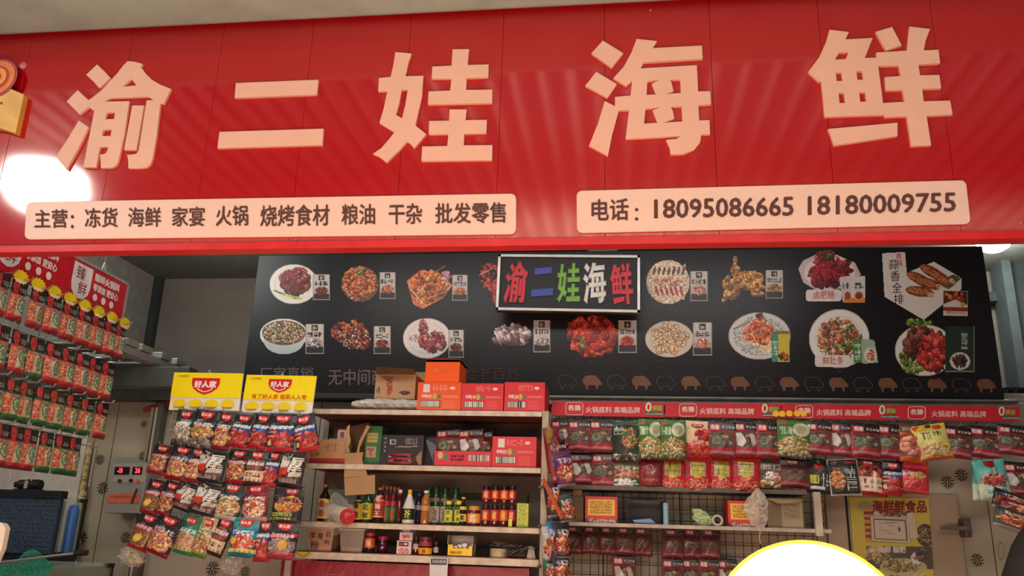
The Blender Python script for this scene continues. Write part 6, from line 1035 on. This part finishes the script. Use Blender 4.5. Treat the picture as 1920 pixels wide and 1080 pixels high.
t = thing('food_poster', 'yellow food poster with framed licence on the beige door', 'poster', fn(.5, 1)); MB().hexa([(x, Yp, z) for x, y, z in cs], [(x, Yp + .006, z) for x, y, z in cs]).build('poster_sheet', mat('poster_yellow', (190, 176, 66), .5, var=.06), t)
c = Cv(140, 150, seed=12); c.rect(0, 0, 1, 1, (190, 176, 66)); c.ell(.2, .1, .1, .06, (150, 156, 110)); c.rect(.16, .13, .3, .5, (196, 130, 60)); [c.rect(.17, .16 + .065 * k, .29, .19 + .065 * k, (100, 60, 50)) for k in range(5)]; c.rect(.3, .13, .75, .22, (190, 180, 160)); c.blobs(.55, .17, .18, .03, [(130, 60, 50), (90, 100, 60), (150, 110, 90)], 30, .02, .05)
c.ell(.93, .42, .12, .13, (70, 60, 44)); c.blobs(.93, .42, .1, .1, [(120, 100, 60), (60, 60, 40), (150, 130, 90)], 40, .02, .04); c.rect(.16, .55, 1, .8, (84, 76, 66)); c.ell(.3, .62, .14, .08, (176, 160, 120)); c.blobs(.3, .66, .14, .07, [(150, 110, 90), (110, 130, 70), (190, 170, 130)], 50, .02, .05); c.ell(.62, .78, .3, .1, (170, 166, 120)); c.blobs(.6, .76, .24, .07, [(120, 130, 70), (180, 170, 130), (140, 100, 70)], 50, .02, .05); c.poly([(.72, .66), (.78, .6), (.84, .74), (.74, .74)], (206, 206, 196)); c.blobs(.85, .64, .08, .05, [(110, 90, 90), (70, 60, 70), (190, 186, 180)], 20, .03, .06); c.blobs(.8, .95, .16, .08, [(190, 140, 90), (206, 170, 120)], 40, .03, .06); c.blobs(.5, .95, .1, .07, [(176, 130, 110), (90, 90, 60)], 24, .02, .05)
decal('poster_print', c, q, Yp, t, .002)
pm = mat('poster_red_ink', (130, 36, 32)); text('lettering', '海鲜鲜食品', pr4(1635, 938, 1737, 962, Yp, .004), pm, t, .03); text('lettering', '海鲜 糍粑', pr4(1646, 1024, 1698, 1037, Yp, .004), mat('poster_pale', (206, 196, 186)), t, .03)
fq = ((1632, 968), (1702, 971), (1706, 1018), (1635, 1014)); fn = pq(*fq, 5.02); cs = [fn(0, 0), fn(0, 1), fn(1, 1), fn(1, 0)]
t = thing('framed_licence', 'pale framed business licence fixed over the yellow poster', 'certificate', fn(.5, 1)); MB().hexa([(x, 5.02, z) for x, y, z in cs], [(x, 5.035, z) for x, y, z in cs]).build('frame', mat('licence_frame', (188, 178, 164), .4), t, bev=.002)
c = Cv(70, 48, seed=2); c.rect(0, 0, 1, 1, (188, 178, 160)); c.rect(.06, .08, .95, .93, (96, 84, 76)); c.rect(.1, .13, .91, .88, (190, 180, 158)); [c.line(.2, .25 + .1 * k, .62, .26 + .1 * k, .008, (120, 110, 96)) for k in range(6)]; c.rect(.72, .4, .78, .56, (70, 60, 56)); c.line(.25, .2, .75, .22, .012, (90, 80, 70)); decal('licence_sheet', c, fq, 5.02, t, .001)
fq = ((1700, 962), (1713, 962), (1722, 1008), (1706, 1010)); o = MB().hexa(*[[(p[0], y, p[2]) for p in [U(*a_, 5.03) for a_ in (fq[0], fq[3], fq[2], fq[1])]] for y in (5.028, 5.034)]).build('paper_slip', mat('slip', (186, 176, 158), .5)); tag(o, 'narrow white paper slip tucked right of the framed licence', 'paper')
# white foam slabs in the upper right corner, over the cold room
for k in range(4):
    o = MB().box(2.28 + .02 * k, 3.0, 5.2 + .05 * k, 5.6, ZP + .002 + k * .035, ZP + .034 + k * .035).build('foam_slab', mat('white_foam', (206, 208, 200), .7)); tag(o, '%s white foam slab in the stack right of the menu board' % ['lowest', 'second lowest', 'third', 'topmost'][k], 'foam slab', 'stack of foam slabs')
# dark coat edge at lower right
b = MB(); V = []; prof = [(1925, 990, .01), (1912, 1010, .05), (1903, 1030, .09), (1897, 1055, .12), (1890, 1085, .16), (1884, 1120, .2)]
for x, y, r in prof:
    c = U(x, y, 2.4)
    for k in range(14): t_ = 2 * math.pi * k / 14; V.append((c[0] + r + r * math.cos(t_) * (1.05), 2.4 + r * .8 * math.sin(t_), c[2] + .01 * math.sin(3 * t_)))
n = 14; b.add(V, [(j * n + k, j * n + (k + 1) % n, (j + 1) * n + (k + 1) % n, (j + 1) * n + k) for j in range(len(prof) - 1) for k in range(n)] + [tuple(range(n))[::-1], tuple(range((len(prof) - 1) * n, len(prof) * n))])
tag(b.build('dark_cloth_bundle', mat('dark_cloth', (34, 36, 40), .8, bump=.4, scale=14), smooth=True), 'dark cloth bundle cut off by the lower right frame edge', 'cloth')
# ================================================================== CEILING LAMPS
def clamp(px, py, lb, col, e):
    d = ray(px, py); k = (3.72 - 1.45) / d[2]; c = CAM + d * k; r = .12
    t = thing('ceiling_lamp', lb, 'lamp', (c[0], c[1], 3.72)); MB().lathe([(r * 1.02, -.02), (r * 1.05, -.01), (r * 1.05, 0)], (c[0], c[1], 3.72), 28).build('rim', mat('lamp_rim', (190, 188, 176), .4), t, smooth=True)
    MB().lathe([(.001, -.1), (r * .5, -.09), (r * .85, -.065), (r, -.018)], (c[0], c[1], 3.72), 28).build('diffuser', mat('diff%d' % e, col, .5, emit=e, var=.01), t, smooth=True); return c
clamp(1130, 465, 'unlit round ceiling lamp peeking below the sign, above the LED sign', (206, 200, 176), 0)
c = clamp(1862, 449, 'lit round ceiling lamp under the right end of the sign', (236, 246, 240), 14)
light('lamp_glow', 'POINT', (c[0], c[1], 3.6), 26, (.93, 1, .96), rad=.1)
light('upper_stall_light', 'POINT', (-3.2, 5.6, 3.3), 10, (1, .97, .9), rad=.15)  # fill added to brighten the upper left wall, no visible lamp
c2 = U(560, 470, 6.3); light('left_stall_light', 'AREA', (-3.2, 4.0, 3.6), 22, (.96, 1, .96), .9, .9, aim=(-2.6, 5.0, 1.4))
# hall lamp mirrored in the sign's left end
d = ray(88, 345); p = CAM + d * (3 / d[1]); dm = np.array([d[0], -d[1], d[2]]); s_ = (4.6 - p[2]) / dm[2]; L0 = p + dm * s_
t = thing('hall_lamp', 'bright round hall lamp hanging from the market roof behind the viewer', 'lamp', L0)
MB().lathe([(.001, -.3), (.26, -.24), (.38, -.05), (.34, .12), (.12, .2), (.001, .22)], L0, 24).build('bulb_shade', mat('hall_lamp_glow', (255, 248, 236), .5, emit=38, var=.01), t, smooth=True)
MB().tube((L0[0], L0[1], L0[2] + .2), (L0[0], L0[1], 5.2), .015, 8).build('cord', mat('black_cord', (30, 30, 30)), t)
# ================================================================== GLOWING YELLOW DOME
c = U(1522, 1207, 1.75); R0 = float(np.linalg.norm(c - CAM)) * 162 / F
t = thing('yellow_dome_lamp', 'glowing yellow dome lamp, overexposed white, at the bottom in front', 'lamp', (c[0], c[1], 0))
zc = c[2] + R0
def dome(r, top, k=1): return [(.001, top)] + [(r * math.sin(a), top - r * k * (1 - math.cos(a))) for a in [math.pi * i / 32 for i in range(1, 30)]]
MB().lathe(dome(R0, zc)[::-1], (c[0], c[1], 0), 48).build('outer_shade', mat('yellow_shade', (255, 214, 20), .35, alpha=.4, emit=1.0, var=.01), t, smooth=True)
MB().lathe(dome(R0 * .965, zc - R0 * .035)[::-1], (c[0], c[1], 0), 48).build('inner_globe', mat('lamp_white', (255, 240, 190), .5, emit=7, var=.01), t, smooth=True)
MB().tube((c[0], c[1], 0), (c[0], c[1], zc - R0 * 1.98), .02, 12).build('stand_pole', steel, t); MB().lathe([(.001, 0), (.14, 0), (.14, .02), (.02, .03)], (c[0], c[1], 0), 24).build('base', steel, t)
# ================================================================== LEFT: control box, fish tanks, pump, net, ledge
Yc = 4.92; q = ((208, 866), (278, 866), (264, 963), (196, 962)); fn = pq(*q, Yc); cs = [fn(0, 0), fn(0, 1), fn(1, 1), fn(1, 0)]
t = thing('control_box', 'grey wall control box with two red digit displays', 'control box', fn(.5, 1)); MB().hexa([(x, Yc, z) for x, y, z in cs], [(x, 5.1, z) for x, y, z in cs]).build('housing', mat('housing_grey', (150, 150, 140), .4), t, bev=.006)
s = lambda a, b_, c_, d, dy: (lambda u, v: (fn(a + (c_ - a) * u, b_ + (d - b_) * v)[0], Yc - dy, fn(a + (c_ - a) * u, b_ + (d - b_) * v)[2]))
def slab(nm, a, b_, c_, d, m, par, dy=.004):
    f = s(a, b_, c_, d, dy); Q = [f(0, 0), f(0, 1), f(1, 1), f(1, 0)]; return MB().hexa(Q, [(x, Yc, z) for x, y, z in Q]).build(nm, m, par)
slab('door_panel', .08, .03, .97, .4, mat('housing_light', (166, 166, 156), .4), t, .003)
for a_, tx_ in ((.14, '-18'), (.62, '26')):
    o = slab('display', a_, .1, a_ + (.4 if a_ < .5 else .26), .25, mat('display_black', (20, 14, 16), .25), t, .006); text('lettering', tx_, s(a_ + .08, .12, a_ + .22, .22, .008), mat('red_digits', (255, 50, 60), .5, emit=3), o, .03)
for a_, b_, cc in ((.28, .34, (30, 60, 44)), (.58, .33, (24, 24, 24)), (.76, .34, (214, 110, 60))):
    f = s(a_, b_, a_ + .1, b_ + .07, 0); p = f(.5, .5); MB().tube((p[0], Yc, p[2]), (p[0], Yc - .018, p[2]), .011, 12).build('knob', mat('knob%d' % cc[0], cc, .35), t)
slab('warning_label', .05, .62, .92, .8, mat('orange_label', (206, 110, 80), .5), t, .004); text('lettering', '严禁非专业人员', s(.12, .66, .85, .71, .006), mat('label_ink', (150, 50, 40)), t, .01)
p = s(.8, .5, .84, .54, 0)(.5, .5); MB().tube((p[0], Yc - .01, p[2]), (p[0] - .02, Yc - .012, p[2] - .09), .006, 8).build('key', mat('black_key', (30, 34, 30)), t)
# fish tanks
glassm = mat('tank_glass', (176, 196, 176), .05, alpha=.22, spec=.8)
def tank(label, x0, x1, yt, yb, Y, dep, water, frame, wcov=1.0):
    A, B = U(x0, yt, Y), U(x1, yt, Y); z1 = (A[2] + B[2]) / 2; z0 = U((x0 + x1) / 2, yb, Y)[2]; xa, xb = A[0], B[0]
    t = thing('fish_tank', label, 'fish tank', ((xa + xb) / 2, Y + dep / 2, z0)); f = .012
    for bb in ((xa, xb, Y, Y + .006, z0, z1), (xa, xa + .006, Y, Y + dep, z0, z1), (xb - .006, xb, Y, Y + dep, z0, z1), (xa, xb, Y + dep - .006, Y + dep, z0, z1)): MB().box(*bb).build('pane', glassm, t)
    MB().box(xa + .01, xa + (xb - xa) * wcov, Y + .01, Y + dep - .01, z0, z1 - .012).build('water', water, t)
    for bb in ((xa - .004, xb + .004, Y - f, Y + .004, z1 - .024, z1), (xb - .01, xb + .006, Y - f, Y + .006, z0, z1), (xa - .004, xb + .004, Y - f, Y + .01, z0 - .03, z0 + .008)): MB().box(*bb).build('frame_bar', frame, t, bev=.002)
    for bb in ((xb - .012, xb + .006, Y + dep - .012, Y + dep + .006, z0, z1), (xb - .01, xb + .006, Y, Y + dep, z0 - .03, z0 + .008), (xb - .02, xb + .008, Y + dep - .05, Y + dep + .008, z1 - .02, z1)): MB().box(*bb).build('frame_bar', frame, t, bev=.002)
    MB().box(xa, xb, Y, Y + dep, 0, z0 - .03).build('base_cabinet', mat('tank_base', (60, 62, 62), .6), t)
    return t, xa, xb, z0, z1
bf = mat('black_frame', (18, 20, 22), .35)
t, xa, xb, z0, z1 = tank('upper fish tank with dark blue mesh-covered water at far left', -60, 118, 930, 1036, 4.12, .2, mat('dark_water', (34, 56, 74), .15, bump=.4, scale=30, var=.35), bf, .8)
xm = U(117, 930, 4.09)[0]; zt1 = U(50, 919, 4.09)[2]
MB().box(xa, xm, 4.08, 4.1, z0, zt1 - .03).build('mesh_screen', mat('blue_mesh', (30, 50, 70), .4, bump=.8, scale=90, var=.4), t); MB().box(xa, xm + .01, 4.06, 4.12, zt1 - .04, zt1).build('top_bar', bf, t, bev=.002)
for k in range(14): MB().box(xa, xm - .006, 4.0775, 4.08, z0 + .02 + k * .022, z0 + .024 + k * .022).build('mesh_strand', mat('strand', (52, 74, 94), .4), t)
MB().lathe([(.001, 0), (.03, 0), (.03, .22), (.02, .245), (.001, .25)], (U(127, 1020, 4.22)[0], 4.22, z0), 16).build('blue_filter_tube', mat('blue_tube', (44, 90, 150), .35), t, smooth=True)
# pump
c = U(80, 915, 4.2); t = thing('water_pump', 'black motor pump sitting on top of the upper fish tank', 'pump', (c[0], 4.2, zt1)); zz_ = zt1 + .028
MB().tube((c[0] - .06, 4.1, zz_), (c[0] + .06, 4.1, zz_), .026, 16).build('motor_body', bf, t, smooth=True); MB().tube((c[0] - .085, 4.1, zz_), (c[0] - .06, 4.1, zz_), .016, 12).build('shaft_cover', bf, t)
for k in range(4): MB().tube((c[0] - .01 + k * .018, 4.1, zz_), (c[0] - .006 + k * .018, 4.1, zz_), .029, 16).build('cooling_fin', bf, t)
MB().box(c[0] - .012, c[0] + .006, 4.068, 4.075, zz_ - .02, zz_ + .02).build('grey_bracket', steel, t); MB().box(c[0] - .08, c[0] + .07, 4.08, 4.12, zt1, zt1 + .006).build('foot', bf, t)
t, xa, xb, z0, z1 = tank('lower fish tank with grey glass front at bottom left', -60, 90, 1058, 1180, 3.6, .5, mat('grey_water', (96, 100, 92), .2, var=.15), bf, .98)
# ladle handle and green net
b = MB(); V = []; n, m_ = 16, 9
for i in range(n):
    for j in range(m_):
        u_, v_ = i / (n - 1), j / (m_ - 1); x = -30 + u_ * (100 - 22 * v_ + 30); y = 1054 - 20 * math.sin(min(1, max(0, (u_ - .45) / .5)) * math.pi) * (1 - v_ * .4) + v_ * 60 + 4 * math.sin(7 * u_ + 3 * v_); p = U(x, y, 3.54 - .03 * math.sin(5 * u_ + 4 * v_) * v_); V.append(p)
b.add(V, [(i * m_ + j, i * m_ + j + 1, (i + 1) * m_ + j + 1, (i + 1) * m_ + j) for i in range(n - 1) for j in range(m_ - 1)])
t = thing('scoop_net', 'green netting scoop lying over the lower fish tank', 'net', U(50, 1060, 3.54)); b.build('netting', mat('green_net', (20, 120, 96), .5, alpha=.85, bump=.8, scale=90, var=.3), t, smooth=True)
MB().path([U(-10, 1056, 3.5), U(40, 1050, 3.5), U(100, 1042, 3.5), U(140, 1038, 3.5)], .006, 8).build('rim_rod', mat('rod_grey', (120, 116, 110), .35, .5), t); MB().tube(U(140, 1038, 3.5), U(164, 1036, 3.5), .012, 10).build('grip', bf, t)
b = MB(); pts = [(-12, 978), (4, 981), (10, 990), (7, 1006), (2, 1030), (-12, 1062)]
tag(MB().prism([pts[::-1]], 3.0, 3.03, lambda x, z, y: (U(x, z, 3.0)[0], y, U(x, z, 3.0)[2])).build('white_scoop', mat('ivory_plastic', (230, 222, 206), .4), bev=.004), 'pale plastic scoop edge at the far left frame edge', 'scoop')
# garlic bag, hanging film bag under the yellow rack
t = thing('garlic_bag', 'plastic bag of garlic hanging below the yellow-headed rack at left', 'bag', U(250, 1060, 4.28)); crumple('bag', [U(262, 1022, 4.28), U(258, 1028, 4.28), U(250, 1038, 4.28), U(247, 1050, 4.28), U(250, 1062, 4.28)], [.03, .06, .07, .065, .03], film('garlic_film', (206, 200, 180), .32), t, 2, 14)
for k in range(4): p = U(240 + 7 * k, 1042 + (k % 2) * 9, 4.28); MB().lathe([(.001, -.02), (.018, -.014), (.022, 0), (.012, .016), (.003, .026)], p, 10).build('garlic_bulb', mat('garlic', (214, 200, 160), .5), t, smooth=True)
t = thing('film_bag', 'empty crumpled clear bag hanging under the middle of the yellow-headed rack', 'bag', U(440, 1078, 4.27)); crumple('bag', [U(448, 1036, 4.27), U(444, 1044, 4.27), U(436, 1056, 4.27), U(432, 1066, 4.27), U(438, 1078, 4.27)], [.02, .045, .06, .05, .015], film('bag_film2', (196, 190, 180), .5), t, 6, 14)
# overhead ledge of metal profiles running away on the left
zl0 = UX(215, 640, XR)[2]
ld = thing('metal_ledge', 'overhead ledge of grey metal profiles running back along the left side', 'ledge', (XR, 5.1, zl0))
gmt = mat('galvanised', (120, 126, 120), .4, .5, .2)
MB().box(XR - .02, XR + .02, 4.25, 6.1, zl0 - .06, zl0).build('rail', mat('rail_grey', (150, 150, 142), .4, .3), ld, bev=.003); MB().box(XR + .02, XR + .03, 4.25, 6.1, zl0 - .05, zl0 - .035).build('rail_flange', mat('galv_light', (160, 160, 152), .35, .5), ld)
MB().box(XR - 1.2, XR - 1.16, 4.0, 6.1, zl0 - .05, zl0).build('rail', gmt, ld)
for k, y in enumerate((4.27, 4.42, 4.64, 4.82, 5.35)): MB().box(XR - 1.3, XR + .03, y, y + .12, zl0 + .002, zl0 + .04).build('cross_profile', mat('galv_pale', (150, 156, 146), .4, .4), ld, bev=.003)
for k, y in enumerate((4.5, 5.0, 5.5)): MB().box(XR - 1.2, XR + .3, y, y + .1, zl0 - .2, zl0 - .08).build('under_beam', mat('galv_dark', (84, 88, 84), .5, .4), ld, bev=.003)
MB().box(XR - .02, XR + .0, 5.95, 5.98, 0, zl0).build('support_post', gmt, ld)
p = U(245, 765, 5.1); o = MB(); 
for k in range(14): q_ = U(232 + k * 2.6, 765 - 4 * math.sin(k / 13 * math.pi), 5.13); r = RNG.uniform(.014, .03); o.lathe([(.001, -r), (r * .8, -r * .5), (r, 0), (r * .6, r * .7), (.001, r)], (q_[0], 5.13, q_[2]), 7)
f_ = o.build('foam_sealant', mat('cream_foam', (205, 195, 140), .9), pw, smooth=True); f_['kind'] = 'stuff'
p0, p1 = U(268, 768, 5.05), U(318, 752, 5.05)
tag(MB().hexa([(p0[0], 5.05, p0[2] - .01), (p1[0], 5.05, p1[2] - .03), (p1[0], 5.05, p1[2] + .012), (p0[0], 5.05, p0[2] + .004)], [(p0[0], 5.09, p0[2] - .01), (p1[0], 5.09, p1[2] - .03), (p1[0], 5.09, p1[2] + .012), (p0[0], 5.09, p0[2] + .004)]).build('red_strip_board', mat('red_edge', (170, 36, 44), .5)), 'slanting red and white board edge above the cold-room door frame', 'board')
